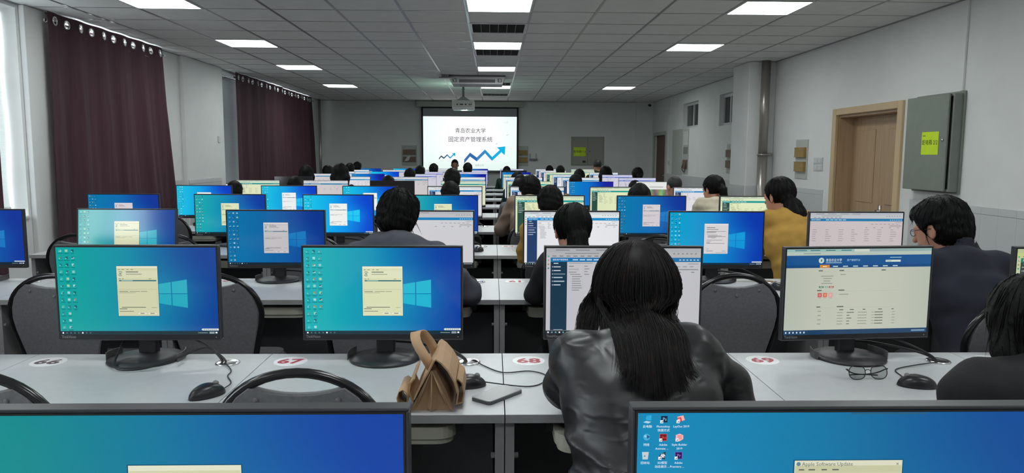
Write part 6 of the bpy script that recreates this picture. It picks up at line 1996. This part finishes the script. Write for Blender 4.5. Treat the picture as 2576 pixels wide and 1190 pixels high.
def cream_hem(jf, N, Sm, sh, el, wr, ob): pass
cw = person('woman with a long ponytail in a cream padded coat beside the wall pillar', (2.0, 6.12), (2.0, 6.6), 1.285, hpit=10, hyaw=30, cloth_m='cloth_cream', hair='pony', h=0.013, hs=1.02,
       shoulders=[(1.86, 6.46, 1.01), (2.12, 6.46, 1.0)], elbows=[(1.80, 6.52, 0.82), (2.17, 6.50, 0.82)], wrists=[(1.88, 6.75, 0.79), (2.08, 6.76, 0.79)], ns=250, collar_h=0.06, fold=0.008, quilt=True, seed=8, bulk=1.12)
bf_ = Field((-0.3, -0.25, 0.62), (0.3, 0.45, 1.0), 0.013)
bf_.ell(V3(0, 0.19, 0.80), (0.205, 0.165, 0.115), 0.03)
link('coat_band', np_mesh('coat_band', [bf_.mesh()], 'cloth_orange'), cw)
chair(2.0, 6.14, 'grey arched chair under the woman in the cream padded coat')

person('man in a brown jacket leaning on his elbow beside the central desk gap', (0.34, 6.12), (0.332, 6.6), 1.272, hpit=12, hyaw=18, cloth_m='cloth_brown', hair='full', h=0.012, hs=1.03,
       shoulders=[(0.195, 6.46, 1.02), (0.47, 6.46, 1.0)], elbows=[(0.075, 6.50, 0.795), (0.55, 6.52, 0.81)], wrists=[(0.21, 6.78, 0.79), (0.46, 6.78, 0.79)], ns=250, fold=0.006, seed=9, bulk=1.15)
chair(0.34, 6.13, 'grey arched chair under the man in the brown jacket')

# ---- everybody else: four base figures, copied with their own size and clothes
BASE = {}
for k, hr in (('man', 'short'), ('crop', 'buzz'), ('tail', 'pony'), ('bob', 'bob')):
    BASE[k] = dict(hair=hr, hs={'man': 1.02, 'crop': 1.04, 'tail': 1.0, 'bob': 1.0}[k])
PROTO = {}
def crowd(kind, x, y, top, cloth_m, label, yaw_=0, hair_m='hair_black', skin='skin', face=0.0):
    if kind not in PROTO:
        o = person(label, (0, 0), (0, 0.30), 1.25, hpit=10, cloth_m='cloth_black', h=0.016, fold=0.006, seed=20 + len(PROTO), group='people seated in the far rows', **BASE[kind])
        PROTO[kind] = o
    else:
        o = copy_tree(PROTO[kind])
    s = top / 1.25
    a = R_(yaw_ + face)
    o.scale = (s, s, s) if abs(s - 1) < 0.06 else ((1 + s) / 2, (1 + s) / 2, s)
    off = 0.30 * o.scale[1]
    o.location = (x + math.sin(a) * off, y - math.cos(a) * off, 0)
    o.rotation_euler = (0, 0, a)
    tag(o, label, 'person', 'people seated in the far rows')
    def setm(ob, m):
        ob.material_slots[0].link = 'OBJECT'; ob.material_slots[0].material = MATS[m]
    setm(o, skin)
    for ch in o.children:
        n = ch.name.split('.')[0]
        if n == 'jacket': setm(ch, cloth_m)
        if n == 'hair': setm(ch, hair_m)
    return o
CROWD = [
 ('man', -0.38, 6.6, 1.22, 'cloth_black', 'dark-haired person before the white web page, third person row, middle of the room', 0),
 ('bob', 1.33, 6.6, 1.21, 'cloth_black', 'person with a rounded dark bob behind the blue monitor, beside the flower picture', 0),
 ('man', -2.86, 8.2, 1.16, 'cloth_black', 'dark head showing beside the pale yellow page by the curtain', 20),
 ('man', -2.19, 8.2, 1.21, 'cloth_black', 'dark head before the grey-white page near the curtain', 0),
 ('man', -0.45, 8.2, 1.31, 'cloth_umber', 'large round dark head rising before the projection screen, middle of the room', 5),
 ('crop', 2.04, 8.2, 1.24, 'cloth_black', 'man with close-cropped hair beside the flower picture monitor', 22),
 ('man', 0.30, 8.2, 1.20, 'cloth_grey', 'person in a grey jacket hidden behind the man in brown', 0),
 ('bob', -2.02, 9.8, 1.34, 'cloth_black', 'tall dark head before the back wall near the curtain', 0),
 ('man', -1.39, 9.8, 1.18, 'cloth_navy', 'dark head showing above the switched-off monitor', 0),
 ('man', 0.37, 9.8, 1.20, 'cloth_black', 'low dark head just behind the man in brown', 15),
 ('tail', 1.11, 9.8, 1.21, 'cloth_olive', 'person in an olive jacket beside the plain blue monitor', 12),
 ('man', 1.91, 9.8, 1.13, 'cloth_navy', 'low dark head partly hidden by the rounded bob', 0),
 ('bob', -2.87, 11.4, 1.29, 'cloth_black', 'dim dark head against the maroon curtain', 0),
 ('man', -1.28, 11.4, 1.25, 'cloth_navy', 'dark head beside the lavender page, ahead of the switched-off monitor', 0),
 ('bob', 0.39, 11.4, 1.21, 'cloth_sleeve_teal', 'dark head and elbow at the central desk gap, door side', 0),
 ('man', 1.35, 11.4, 1.25, 'cloth_black', 'dark head just above the olive jacket', 0),
 ('tail', 2.26, 11.4, 1.28, 'cloth_black', 'dark-haired person before the far brown door', 0),
 ('man', -2.90, 13.0, 1.27, 'cloth_black', 'dark head beside the far corner pipe', 0),
 ('man', -1.28, 13.0, 1.27, 'cloth_black', 'dark head just below the edge of the projected slide, curtain side', 0),
 ('bob', 2.01, 13.0, 1.28, 'cloth_black', 'person with long dark hair below the pale wall cabinet', 0),
 ('man', -2.80, 14.5, 1.29, 'cloth_black', 'small dark head between the corner pipe and a taller head', 0),
 ('man', -1.16, 14.5, 1.29, 'cloth_black', 'small round head below the small slide arrow', 0),
 ('man', -0.49, 14.5, 1.31, 'cloth_black', 'small round head below the start of the big slide arrow', 0),
 ('man', 1.34, 14.5, 1.26, 'cloth_black', 'small dark head below the pale wall cabinet, curtain side', 0),
 ('crop', 2.07, 14.5, 1.39, 'cloth_green', 'man with thinning hair before the pale wall cabinet', 0),
 ('man', -2.95, 16.1, 1.30, 'cloth_black', 'farthest head along the curtain wall', 0),
 ('man', 0.31, 16.1, 1.22, 'cloth_green', 'small dark head below the door side edge of the projected slide', 0),
 ('man', 1.25, 16.1, 1.24, 'cloth_black', 'small low head before the back wall between screen and cabinet', 0),
]
CROWD[25] = CROWD[25][:5] + ('small head at the front desk beside the teal-blue monitor',) + CROWD[25][6:]
for kind, x, y, top, cm, lab, yw in CROWD:
    g = lab.startswith('man with thinning')
    crowd(kind, x, y, top, cm, lab, yw, hair_m='hair_grey' if kind == 'crop' else 'hair_black')
crowd('crop', -0.89, 17.35, 1.366, 'cloth_black', 'short-haired man facing the room in front of the projected slide', 0, skin='skin_dark', face=180)
chair(-0.89, 17.62, 'grey arched chair under the man facing the room', 180)
for r, cs in (('D', ((3, -0.38), (5, 1.33))),):
    for c, x in cs:
        chair(x, 6.28, 'grey arched chair under a dark-haired person, %s, %s' % (seat_phrase(c), row_phrase(r)))
